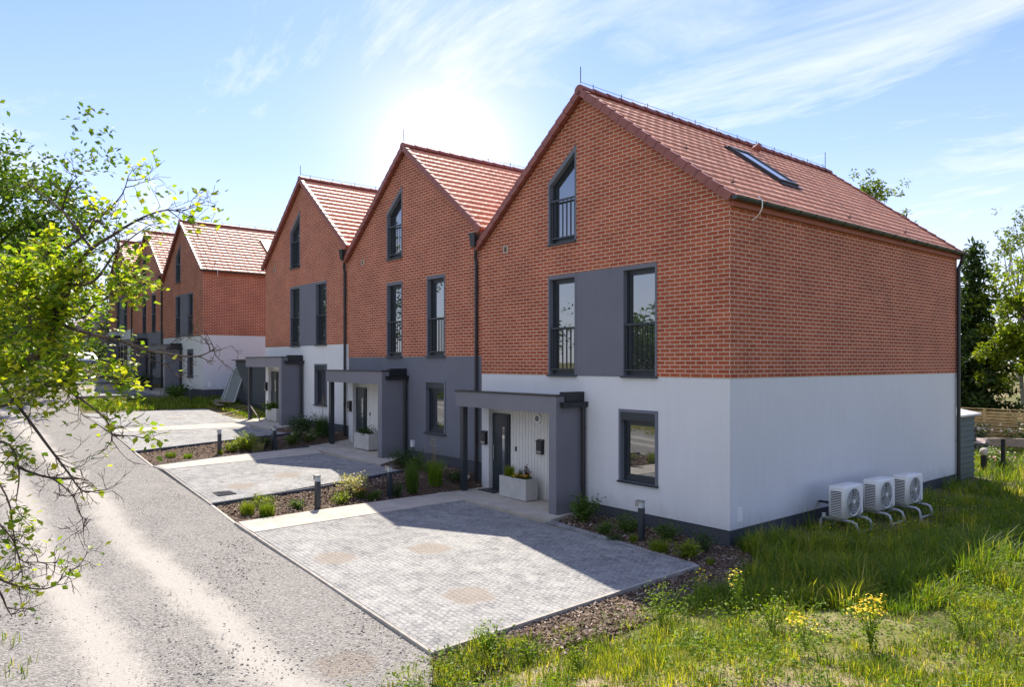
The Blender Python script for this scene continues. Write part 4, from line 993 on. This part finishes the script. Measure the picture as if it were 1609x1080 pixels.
        for _ in range(cnt):
            i=min(n-2,int(rng.uniform(.12,1.0)*(n-1))); dd=np.array(out[i+1]-out[i]); dd/=np.linalg.norm(dd)
            twig(np.array(out[i]),dd*.6+rng.normal(size=3)*.6,rng.uniform(.12,.30)*(1 if lw>.3 else (.55 if lw<.04 else .85)),.0045,lw,0)
        if lw>.3: twig(np.array(out[-1]),np.array(out[-1]-out[-2]),.2,.003,1,1)
    tr.build('trunk',M['bark'],t)
    br.build('branches',M['twig'],t)
    TW.v=[(v[0]-o[0],v[1]-o[1],v[2]-o[2]) for v in TW.v]; TW.build('twigs',M['twig'],t)
    P=np.array(P)-o
    print('near leaves',len(P))
    link('crown',leaves_mesh('crown',P,.060,M['leaf_near'],rng,.35,width=1.15),t)
near_tree()

# ------------------------------------------------------------------ grass and other ground stuff
def snoise(x,y,s,k):
    r=np.random.default_rng(k); v=0
    for i in range(6):
        a=r.uniform(0,2*PI); f=s*r.uniform(.6,1.7); v=v+np.sin((x*math.cos(a)+y*math.sin(a))*f+r.uniform(0,6.28))
    return v/6
def grass_area(n,x0,x1,y0,y1,dens,hfun,wbase,mask,name,label):
    x=NR.uniform(x0,x1,n); y=NR.uniform(y0,y1,n)
    clump=snoise(x,y,3.2,1)+.6*snoise(x,y,9,2); keep=mask(x,y,clump)&(NR.uniform(size=n)<dens(x,y,clump)); x=x[keep];y=y[keep];clump=clump[keep]
    d=np.hypot(x-CAM[0],y-CAM[1]); h=hfun(x,y,clump)*NR.uniform(.5,1.25,len(x)); w=wbase*(1+d*.07)*NR.uniform(.7,1.3,len(x))
    z=Gn(x,y)+.035*(np.sin(x*1.9+y*.7)+np.sin(y*2.3-x*1.1))*((x>1.2))-.03
    return x,y,z,h,w
def build_grass(parts,name,label,mat='grass',lean=.4):
    P=np.concatenate([np.stack(p[:3],-1) for p in parts]); h=np.concatenate([p[3] for p in parts]); w=np.concatenate([p[4] for p in parts])
    print(name,len(P))
    o=link(name,blades(name,P,h,w,M[mat],NR,lean)); o['kind']='stuff'; o['label']=label; o['category']='grass'
def lawn_mask(x,y,c):
    edge=np.interp(y,[-12,-7.3,-6.5,-1.5,-.6,.2,12.6,12.8,30],[2.1,.95,1.02,1.5,1.15,.15,.12,-12,-12])
    return (x>edge+.25*snoise(x,y,4,9))
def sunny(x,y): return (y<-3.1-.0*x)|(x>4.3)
def meadow():
    def gzn(x,y): return Gn(x,y)+.035*(np.sin(x*1.9+y*.7)+np.sin(y*2.3-x*1.1))*(x>1.2)-.02
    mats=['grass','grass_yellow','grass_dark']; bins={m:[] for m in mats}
    def clumps(n,x0,x1,y0,y1,per,hmul=1.):
        cx=NR.uniform(x0,x1,n); cy=NR.uniform(y0,y1,n); k=lawn_mask(cx,cy,0); cx=cx[k];cy=cy[k]
        d=np.hypot(cx-CAM[0],cy-CAM[1]); nn=snoise(cx,cy,1.5,1); n2=snoise(cx,cy,5,2)
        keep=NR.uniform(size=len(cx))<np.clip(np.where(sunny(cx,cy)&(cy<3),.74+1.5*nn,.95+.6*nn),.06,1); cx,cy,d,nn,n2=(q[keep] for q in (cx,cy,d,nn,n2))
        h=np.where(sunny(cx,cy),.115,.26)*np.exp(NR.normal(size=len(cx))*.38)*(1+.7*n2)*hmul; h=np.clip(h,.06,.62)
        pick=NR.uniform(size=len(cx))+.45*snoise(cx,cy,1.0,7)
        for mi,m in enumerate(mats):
            pk=pick+np.where(sunny(cx,cy),.12,-.15); sel=(pk>=.52) if mi==1 else ((pk<.18) if mi==2 else ((pk>=.18)&(pk<.52)))  # sunlit zone gets yellower clumps, house shade darker ones: light put into colour
            c0=np.repeat(np.nonzero(sel)[0],NR.integers(per//2,per*3//2+1,sel.sum()))
            r=.13*NR.uniform(0,1,len(c0))**.7*(1+.02*d[c0]); a=NR.uniform(0,2*PI,len(c0)); x=cx[c0]+r*np.cos(a); y=cy[c0]+r*np.sin(a)
            bins[m].append((np.stack([x,y,gzn(x,y)],-1),h[c0]*NR.uniform(.45,1.15,len(c0)),.0058*(1+d[c0]*.06)*NR.uniform(.6,1.5,len(c0)),a))
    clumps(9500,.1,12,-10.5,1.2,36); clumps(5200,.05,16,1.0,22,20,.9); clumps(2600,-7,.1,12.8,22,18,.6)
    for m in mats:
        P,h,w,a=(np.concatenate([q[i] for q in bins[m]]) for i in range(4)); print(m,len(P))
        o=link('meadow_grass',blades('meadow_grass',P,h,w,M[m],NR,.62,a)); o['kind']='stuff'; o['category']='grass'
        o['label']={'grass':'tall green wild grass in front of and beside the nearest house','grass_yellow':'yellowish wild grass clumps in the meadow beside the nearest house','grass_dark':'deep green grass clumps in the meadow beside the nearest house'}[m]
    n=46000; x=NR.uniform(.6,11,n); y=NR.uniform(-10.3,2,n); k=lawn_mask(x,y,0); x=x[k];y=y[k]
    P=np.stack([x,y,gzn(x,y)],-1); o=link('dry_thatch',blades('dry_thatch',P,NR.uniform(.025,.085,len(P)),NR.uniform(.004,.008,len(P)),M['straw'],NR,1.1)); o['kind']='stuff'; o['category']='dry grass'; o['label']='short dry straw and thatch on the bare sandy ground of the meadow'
    # small broad leaved weeds between the grass
    n=12500; cx=NR.uniform(.3,12,n); cy=NR.uniform(-10,8,n); k=lawn_mask(cx,cy,0)&(NR.uniform(size=n)<.45+.9*snoise(cx,cy,2.1,12)); cx=cx[k];cy=cy[k]; c0=np.repeat(np.arange(len(cx)),16)
    hh=NR.uniform(.05,.30,len(cx)); P=np.stack([cx[c0]+NR.normal(size=len(c0))*.06,cy[c0]+NR.normal(size=len(c0))*.06,gzn(cx[c0],cy[c0])+hh[c0]*NR.uniform(.1,1,len(c0))],-1)
    o=link('meadow_weeds',leaves_mesh('meadow_weeds',P,.05,M['weed'],NR,.5,width=.8)); o['kind']='stuff'; o['category']='weeds'; o['label']='low broad leaved weeds among the meadow grass'
meadow()
def hf(x,y,c): return .2+.1*c
strip=grass_area(16000,-31.2,-27.0,-5.9,1.2,lambda x,y,c:np.clip(.38+.7*c,.03,1),lambda x,y,c:.16+.09*c,.009,lambda x,y,c:(x>-30.9-.35*(y+5.5))&(x<-26.4-.2*(y+5)),'','')
strip2=grass_area(5000,-27,-22.7,-.6,1.6,lambda x,y,c:np.clip(.5+.6*c,.05,1),lambda x,y,c:.1+.05*c,.009,lambda x,y,c:x<1e3,'','')
build_grass([strip,strip2],'verge_grass','grass strip and yellowish turf between the two terraces')
verge=grass_area(16000,-16,4,-13.6,-10.6,lambda x,y,c:np.clip(.35+.8*c,.0,1)*(y<-10.8+.5*c),lambda x,y,c:.14+.06*c,.006,lambda x,y,c:x<1e3,'','')
fv=grass_area(14000,-60,-16,-16,-10.8,lambda x,y,c:np.clip(.6+.6*c,.05,1),lambda x,y,c:.3+.12*c,.02,lambda x,y,c:x<1e3,'','')
build_grass([verge,fv],'roadside_grass','patchy grass along the far edge of the gravel road')
# small yellow flowers among the shaded grass
def flower_dots(name,pts,n,spread,z0,z1,size,mat,label):
    P=[]
    for (x,y,m) in pts:
        k=int(n*m); a=NR.normal(size=(k,2))*spread; P.append(np.stack([x+a[:,0],y+a[:,1],NR.uniform(z0,z1,k)],-1))
    P=np.concatenate(P); o=link(name,leaves_mesh(name,P,size,M[mat],NR,.8,width=1.5)); o['kind']='stuff'; o['label']=label; o['category']='flowers'
flower_dots('yellow_wildflowers',[(1.5,2.2,1),(1.9,3.0,.8),(2.3,2.0,.7),(2.6,4.2,.6),(3.2,1.4,.4),(2.0,5.5,.5),(3.6,4.5,.4),(1.4,1.2,.3),(2.8,-.6,.5),(4.6,2.5,.3),(2.6,7.5,.3)],70,.38,.26,.46,.028,'yellow','scattered small yellow wildflowers in the grass by the heat pumps')
# bark chips
def inside_quad(q,n):
    P=np.array(q); u=NR.uniform(size=(n,1)); v=NR.uniform(size=(n,1)); return (P[0]*(1-u)+P[1]*u)*(1-v)+(P[3]*(1-u)+P[2]*u)*v
def chips():
    A=[inside_quad(q,n) for q,n in zip(BD,(4200,1800,2600,900,3400,5200))]+[np.stack([NR.uniform(.7,2.6,2600),NR.uniform(-7.2,-1.2,2600)],-1)]
    A=np.concatenate(A); z=Gn(A[:,0],A[:,1])-.036+NR.uniform(0,.02,len(A))
    P=np.stack([A[:,0],A[:,1],z],-1); sh=np.array([(-.5,0,0),(.5,.1,.12),(.42,1,.1),(-.38,.9,.02)])
    o=link('bark_chips',leaves_mesh('bark_chips',P,.048,M['chips'],NR,.8,sh,CF,.55)); o['kind']='stuff'; o['label']='bark mulch chips covering the planting beds'; o['category']='mulch'
chips()
def stones(name,P,size,mat,label):
    n=len(P); sh=np.array([(1,0,0),(0,1,0),(-1,0,0),(0,-1,0),(0,0,.7),(0,0,-.7)]); fc=np.array([(0,1,4),(1,2,4),(2,3,4),(3,0,4),(1,0,5),(2,1,5),(3,2,5),(0,3,5)])
    Rm=rand_rot(n,NR,1.3); sc=size*NR.uniform(.4,1.5,(n,1))*NR.uniform(.6,1.1,(n,3))*np.array((1,1,.55))
    V=np.einsum('nij,nkj->nki',Rm,sh[None]*sc[:,None,:])+P[:,None,:]; Fc=(np.arange(n)*6)[:,None,None]+fc[None]
    o=link(name,npmesh(name,V.reshape(-1,3),Fc.reshape(-1,3),M[mat],True)); o['kind']='stuff'; o['label']=label; o['category']='gravel'
def gravel():
    n=34000; x=3-20*NR.uniform(size=n)**1.4; y=NR.uniform(-11.6,-6.95,n)
    tr=np.minimum(np.abs(y+8.6),np.abs(y+9.95)); k=(NR.uniform(size=n)<np.clip(tr*1.6+.05+.5*snoise(x,y,2,5),.03,1)); x=x[k];y=y[k]
    yt=np.interp(x,[-25,-8,.7,1.2,3],[-6.4,-6.75,-7.0,-7.35,-8.9]); k=y<yt; x=x[k];y=y[k]
    P=np.stack([x,y,Gn(x,np.minimum(y,-9.2))-.030],-1); stones('gravel_stones',P,.0085,'stone','loose pale and dark gravel stones on the road')
    n=5200; x=3.2-9*NR.uniform(size=n)**1.3; y=NR.uniform(-11.4,-6.95,n); yt=np.interp(x,[-25,-8,.7,1.2,3],[-6.4,-6.75,-7.0,-7.35,-8.9]); k=(y<yt-.02)&(NR.uniform(size=n)<np.clip(.35+1.3*snoise(x,y,1.4,15)-.5*np.exp(-((y+8.6)/.35)**2)-.5*np.exp(-((y+9.95)/.4)**2),.02,1)); x=x[k];y=y[k]
    stones('coarse_gravel',np.stack([x,y,Gn(x,np.minimum(y,-9.2))-.026],-1),.017,'stone','coarser gravel stones gathered beside the wheel tracks')
gravel()

# ------------------------------------------------------------------ garden plants, one object each
def gz(x,y): return G(x,y)-.045
def shrub(x,y,h,r,mat,label,seed,name='shrub',n=420,size=.05,cat='shrub',flowers=None,width=1.,group='shrubs and perennials in the beds',z=None):
    rng=np.random.default_rng(seed); z=gz(x,y) if z is None else z; t=empty(name,(x,y,z)); tag(t,label,cat,group)
    st=MB(); P=[]; k=14
    for i in range(k):
        az=rng.uniform(0,2*PI); q=r*rng.uniform(.2,1)**.6; zt=h*rng.uniform(.55,1)*(1-.35*(q/r)**2); e=np.array((q*math.cos(az),q*math.sin(az),zt)); m=np.array((e[0]*.4,e[1]*.4,zt*.5))
        st.tube([(0,0,0),m,e],[.008,.006,.003],4,False)
        for j in range(int(n*1.4)//k):
            s=rng.uniform(.25,1.0); a=(m*(2*s*(1-s))+e*s*s); P.append(a+rng.normal(size=3)*r*.20*np.array((1,1,.8)))
    P=np.array(P); P[:,2]=np.abs(P[:,2]); st.build('stems',M['twig'],t); link('foliage',leaves_mesh('foliage',P,size*1.2,M[mat],rng,.3,width=width),t)
    if flowers:
        fm,fn,fs=flowers; top=P[np.argsort(P[:,2])[-len(P)//3:]]; Q=top[rng.integers(0,len(top),fn)]+np.array((0,0,.03)); fo=link('flowers',leaves_mesh('flowers',Q,fs,M[fm],rng,.8,width=1.5),t); fo['kind']='stuff'
    return t
def tuft(x,y,h,r,mat,label,seed,n=320,w=.006,lean=.55,name='grass_tuft',cat='ornamental grass',stalks=0,group='grass tufts in the beds',z=None):
    rng=np.random.default_rng(seed); z=gz(x,y) if z is None else z; a=rng.uniform(0,2*PI,n); q=r*.55*rng.uniform(0,1,n)**.5
    P=np.stack([q*np.cos(a),q*np.sin(a),np.zeros(n)],-1); o=link(name,blades(name,P,h*rng.uniform(.6,1.1,n),w*rng.uniform(.7,1.3,n),M[mat],rng,lean)); o.location=(x,y,z); tag(o,label,cat,group)
    if stalks:
        s=MB(); Q=[]
        for i in range(stalks):
            e=np.array((rng.normal()*r*.5,rng.normal()*r*.5,h*rng.uniform(1.2,1.7))); s.tube([(0,0,0),e*.5,e],[.004,.003,.002],4,False)
            for j in range(8): Q.append(e-np.array((0,0,.03*j))+rng.normal(size=3)*.012)
        s.build('stalks',M['stalk'],o); link('seed_heads',leaves_mesh('seed_heads',np.array(Q),.03,M['cream'],rng,.3),o)
    return o
# bed before the nearest house
shrub(-3.12,-.62,.72,.36,'shrub','leafy green bush beside the downpipe of the nearest porch wall',1,n=700,size=.055)
shrub(-2.15,-1.10,.30,.22,'shrub','small round green shrub between driveway edge and leafy porch bush',2,n=420,size=.035)
shrub(-1.62,-1.36,.16,.20,'shrubd','low dull cushion plant at the driveway edge, left of the white house bollard',3,n=320,size=.03)
shrub(-2.05,-.50,.36,.34,'shrub','loose spreading green shrub against the plinth below the ground floor window',4,n=460,size=.045)
tuft(-1.36,-1.12,.20,.15,'grass','tiny green tuft just in front of the white house bollard lamp',5,200)
tuft(-.62,-1.28,.28,.30,'shrubb','rounded bright grass tuft right of the white house bollard lamp',6,520,.006,.8)
shrub(-1.0,-.50,.46,.27,'shrub','taller rounded shrub against plinth right of the white house bollard lamp',7,n=520,size=.04)
shrub(-.10,-1.16,.36,.26,'shrubb','bright lime green bush in the bark before the house corner',8,n=620,size=.045)
shrub(-.10,-.60,.46,.28,'shrubd','dark wispy shrub leaning on the plinth near the house corner',9,n=360,size=.04)
tuft(.42,-1.2,.14,.14,'grass','little green seedling tuft in bark by the driveway corner',10,140)
# middle bed
tuft(-7.29,-6.3,.34,.24,'shrubb','yellow green grass tuft at the road end of the middle bed, next the wall edge',11,460,.006,.6)
tuft(-7.02,-6.0,.36,.27,'grass','green grass tuft at the road end of the middle bed, next the path',12,560,.006,.6)
shrub(-7.85,-5.75,.22,.30,'shrubb','low bright mat of leaves along the kerb of the middle bed',13,n=520,size=.04)
shrub(-7.43,-5.15,.26,.20,'shrub','small round green cushion behind the road end tufts of the middle bed',14,n=420,size=.035)
shrub(-7.42,-4.12,.36,.24,'shrubb','yellowish rounded shrub beside the sunlit bollard lamp',15,n=520,size=.035)
shrub(-7.85,-3.65,.62,.42,'cream','pale cream variegated shrub with wispy shoots in the middle bed',16,n=420,size=.06)
shrub(-7.62,-3.55,.26,.16,'shrub','small plant with orange yellow blooms beside the cream variegated shrub',17,n=240,size=.035,flowers=('orange',70,.035))
shrub(-7.44,-3.32,.34,.21,'shrub','rounded blue green shrub between sunlit and shaded bollard lamps',18,n=520,size=.035)
shrub(-7.50,-2.62,.50,.20,'shrubd','dark upright shrub right behind the shaded bollard lamp',19,n=380,size=.04)
tuft(-7.62,-2.12,.85,.24,'shrub','tall upright green grass in shade, halfway to the nearest porch post',20,420,.008,.28)
shrub(-9.72,-1.15,.62,.40,'shrubd','dark bush beside the porch wall of the grey based house',21,n=640,size=.05)
shrub(-9.1,-1.05,.60,.30,'shrub','dark green shrub under the ground floor window of the grey based house',22,n=520,size=.045)
shrub(-8.55,-1.0,.36,.25,'shrub','low green shrub below the grey wall, left of the tall seed stalks',23,n=420,size=.04)
tuft(-7.75,-1.35,.78,.30,'weed','tall dry grass with pale seed stalks before the grey wall',24,520,.007,.4,stalks=9)
shrub(-7.78,-.75,.40,.26,'shrubd','small dark shrub tucked behind the nearest porch post',25,n=420,size=.04)
# farther bed
shrub(-15.0,-3.98,.30,.30,'shrubb','low bright green cushion nearest the sunny bollard of the farther bed',26,n=480,size=.05)
shrub(-15.0,-3.55,.55,.46,'shrubb','largest yellow green shrub of the farther bed, in full sun',27,n=800,size=.06)
tuft(-14.85,-3.28,.36,.32,'cream','pale grassy clump beside the largest yellow green shrub',28,420,.008,.7)
shrub(-15.1,-2.9,.42,.30,'shrubd','dark shrub on the shadow line of the farther bed',29,n=420,size=.045)
shrub(-15.1,-2.05,.48,.25,'shrub','ball shaped green shrub right of the farther bed bollard',30,n=560,size=.04)
shrub(-15.15,-1.45,.46,.30,'shrub','green shrub of the farther bed nearest the porch post',31,n=480,size=.04)
shrub(-15.3,-1.75,.52,.22,'shrubd','dark ball shrub behind the green ones in the farther bed',32,n=420,size=.04)
shrub(-16.7,-1.0,.75,.55,'shrubd','big dark bush beside the porch wall of the house with leaning panels',33,n=900,size=.06)
tuft(-15.35,-.9,.85,.40,'shrubd','dark spiky clump with dry flower stalks before the white wall',34,560,.009,.4,stalks=8)
tuft(-14.6,-4.5,.20,.14,'shrubb','tiny bright tuft at the foot of sunny bollard lamp',35,220)
tuft(-14.6,-5.9,.20,.26,'grass','grassy tuft at road end of the farther bed',36,320)
tuft(-14.3,-5.5,.18,.22,'weed','small weed tuft near road end of the farther bed, second in from road',37,260)
# planter plants
def in_planter(p,full=True):
    x,y,z=p; rng=np.random.default_rng(int(-x*10)); lab='nearest door' if x>-7 else ('grey house door' if x>-15 else 'farthest near terrace house')
    zz=z+.46
    if full:
        tuft(x+.18,y+.19,.36,.22,'shrubb','bushy green feathery plant at the left end of the orange flowered planter',61,420,.006,.5,name='planter_plant',cat='plant',group='plants growing in the planters',z=zz)
        shrub(x+.78,y+.15,.14,.20,'shrub','orange and yellow blooms spilling over the right end of the planter',62,'planter_plant',260,.035,'plant',('orange',110,.04),group='plants growing in the planters',z=zz)
        shrub(x+.52,y+.12,.12,.13,'shrub','low yellow blooms in the middle of the nearest planter',63,'planter_plant',160,.03,'plant',('yellow',40,.035),group='plants growing in the planters',z=zz)
        shrub(x+.76,y+.25,.46,.08,'purple','slim dark purple leaved plant standing up in the nearest planter',64,'planter_plant',150,.04,'plant',group='plants growing in the planters',z=zz)
        tuft(x+.5,y+.26,.30,.12,'shrubd','dark spiky leaves in the middle of the nearest planter',65,90,.008,.5,name='planter_plant',cat='plant',group='plants growing in the planters',z=zz)
    elif x>-15:
        shrub(x+.5,y+.19,.24,.36,'shrubd','dark green plants filling the planter of the grey based house',66,'planter_plant',420,.05,'plant',group='plants growing in the planters',z=zz)
    else:
        shrub(x+.3,y+.05,.30,.36,'shrub','green plants hanging over the planter of the house by leaning panels',67,'planter_plant',520,.07,'plant',group='plants growing in the planters',z=zz)
for p,l in PLT: in_planter(p,p[0]>-7)
# wild plants in the meadow
def weed(x,y,h,label,seed,flower=None,stems=9,r=.22,mat='weed',n=26,size=.05):
    rng=np.random.default_rng(seed); t=empty('wild_plant',(x,y,float(Gn(np.array([x]),np.array([y]))[0])-.03)); tag(t,label,'wild plant','wild plants in the meadow')
    st=MB(); P=[];Q=[]
    for i in range(stems):
        e=np.array((rng.normal()*r,rng.normal()*r,h*rng.uniform(.7,1.05))); m=np.array((e[0]*.35,e[1]*.35,e[2]*.55)); st.tube([(0,0,0),m,e],[.006,.005,.003],4,False)
        for j in range(n):
            s=rng.uniform(.1,1); P.append(m*2*s*(1-s)+e*s*s+rng.normal(size=3)*(.045 if s>.3 else .06))
        if flower:
            for j in range(flower[1]): Q.append(e+np.array((rng.normal()*.06,rng.normal()*.06,rng.normal()*.02+.02)))
    st.build('stems',M['weed'],t); link('foliage',leaves_mesh('foliage',np.array(P),size,M[mat],rng,.2,width=.6),t)
    if flower: fo=link('flowers',leaves_mesh('flowers',np.array(Q),flower[2],M[flower[0]],rng,.9,width=1.5),t); fo['kind']='stuff'
weed(4.35,-3.95,.50,'tall wild plant topped with a large cluster of yellow flowers',71,('yellow',17,.03),11,.11)
weed(3.95,-4.55,.32,'shorter yellow flowering plant beside the large yellow cluster',72,('yellow',12,.028),6,.10)
weed(2.05,-4.5,.62,'tall bright leafy weed in the sun in front of the bark strip',73,None,8,.12,'weed',34)
weed(1.8,-3.5,.60,'tall weed with sparse yellow heads on the edge of house shadow',74,('yellow',5,.03),5,.14)
weed(1.12,-6.5,.34,'bright little leafy bush at the driveway corner',75,None,9,.14,'weed',40,.06)
weed(1.6,-6.3,.30,'green weed clump in bark right of the driveway corner bush',76,None,8,.14)
weed(2.3,-6.2,.38,'leafy weed clump at the bottom of the photo, in front of sunny grass',77,None,9,.16,'leaf_bright',34)
weed(2.6,-3.7,.60,'pale stalked weed with yellow buds where shadow meets sunlit grass',78,('yellow',4,.03),7,.16)
weed(3.3,-4.1,.44,'feathery green weed left of the large yellow cluster',79,None,8,.14)
weed(5.0,-.6,.55,'dry seeding weed on the right edge of the meadow shadow',80,('cream',6,.03),7,.18)
weed(4.9,-3.0,.35,'small lime leafed weed right of the large yellow cluster',81,None,8,.14,'leaf_bright')
# garden flowers near the shed
shrub(-.1,14.9,.55,.5,'shrub','shrub with pale pink blooms at the foot of black fence post',91,n=420,size=.07,flowers=('pink',40,.08),group='garden flowers near the shed',z=0)
shrub(-.7,16.4,.6,.55,'shrub','flowering garden shrub with white blooms beyond the black post',92,n=420,size=.07,flowers=('petal',40,.08),group='garden flowers near the shed',z=0)
shrub(.8,15.6,.6,.6,'leaf_bright','light green garden shrub right of the black fence post',93,n=420,size=.08,flowers=('petal',20,.08),group='garden flowers near the shed',z=0)
shrub(-2.9,21.5,1.25,.6,'shrubd','dark shrub with a white flower head by the wooden fence, nearer the shed',94,n=420,size=.09,flowers=('petal',60,.12),group='garden flowers near the shed',z=0)
shrub(-1.4,21.6,1.3,.7,'shrubd','dark shrub crowned with white blooms by wooden fence, right of the black post',95,n=480,size=.09,flowers=('petal',90,.12),group='garden flowers near the shed',z=0)
# planting at the far terrace
for i,(x,y,h,m,l) in enumerate([(-39.1,-.9,.8,'shrubd','dark shrub by the porch of the far grey based house'),(-39.0,-2.4,.6,'shrub','green shrub at the driveway of the far grey based house'),(-33.0,-.8,.7,'shrubd','dark shrub before the porch wall of the first far terrace house'),(-32.2,-1.2,.6,'shrub','green shrub at the corner of first far terrace house'),(-46.6,-1.2,.9,'shrubb','yellow green shrub before the last far terrace house')]):
    shrub(x,y,h,.55,m,l,100+i,n=360,size=.11,group='shrubs before the far terrace')
# boulder stones in the beds
for i,(x,y,s,l) in enumerate([(-15.9,-1.6,.16,'pale round boulder in front of the big dark bush'),(-15.35,-1.25,.14,'grey boulder between the dark shrubs of farther bed'),(-8.6,-.7,.13,'small grey boulder by the grey wall plinth'),(-7.85,-.35,.15,'pale boulder by the downpipe behind nearest porch post')]):
    mb=MB(); mb.lathe(0,0,[(s*.6,-.05),(s,.03),(s*.9,s*.5),(s*.4,s*.8)],9); v=[]
    for p in mb.v: v.append((p[0]*R.uniform(.85,1.2),p[1]*R.uniform(.85,1.2),p[2]))
    mb.v=v; o=mb.build('boulder',M['concrete'],smooth=True); o.location=(x,y,gz(x,y)); tag(o,l,'boulder','boulders in the beds')
# white junction box by the grey house porch
mb=MB(); mb.box(-10.98,-10.90,-.10,-.004,.86,1.06); tag(mb.build('socket_box',M['whitep']),'small white socket box on the grey wall beside the porch downpipe','socket box')

# ------------------------------------------------------------------ far end of the road
def far_house():
    t=empty('far_house',(-82,4,3.0)); tag(t,'distant pale house with low pinkish roof at the end of the road','house')
    w=MB(); w.box(-5,5,-4,4,-.5,3.0); w.build('wall',M['white'],t)
    r=MB(); r.hexa([(-5.5,-4.5,3.002),(5.5,-4.5,3.002),(5.5,4.5,3.002),(-5.5,4.5,3.002),(-5.5,-.1,5.8),(5.5,-.1,5.8),(5.5,.1,5.8),(-5.5,.1,5.8)]); r.build('roof',M['redroof'],t)
    for y in (-2.2,1.6):
        k=MB(); k.box(5.0,5.03,y-.6,y+.6,.9,2.3); k.build('window',M['frame'],t)
far_house()
def car():
    t=empty('parked_car',(-60,-1.2,2.75),.3); tag(t,'dark blue car parked far off beyond the last house','car')
    b=MB(); prof=[(-2.1,.35),(-2.15,.75),(-1.3,.92),(-.6,1.42),(.9,1.42),(1.6,.95),(2.1,.85),(2.1,.35)]; n=len(prof); 
    for y in (-.85,.85): b.quad(*[(x,y,z) for x,z in (prof if y<0 else prof[::-1])])
    for (x,z),(x2,z2) in zip(prof,prof[1:]+prof[:1]): b.quad((x,-.85,z),(x,.85,z),(x2,.85,z2),(x2,-.85,z2))
    b.build('body',M['carp'],t)
    g=MB(); g.quad((-1.2,-.857,.95),(1.4,-.857,.97),(.85,-.857,1.36),(-.6,-.857,1.36)); g.quad((1.62,-.75,.97),(1.62,.75,.97),(.95,.75,1.40),(.95,-.75,1.40)); g.build('side_window',M['pane'],t)
    for x in (-1.3,1.3):
        for y in (-.86,.86):
            w=MB(); w.tube([(x,y-.1,.32),(x,y+.1,.32)],.32,14); w.build('wheel',M['tyre'],t)
car()
# hedge closing the far end
hp=NR.uniform(size=(7000,3)); P=np.stack([-70-6*hp[:,0],-2+14*hp[:,1],3+2.2*hp[:,2]],-1)
o=link('hedge',leaves_mesh('hedge',P,.4,M['leaf_green'],NR,.2)); tag(o,'dark hedge closing the far end of the gravel road','hedge')
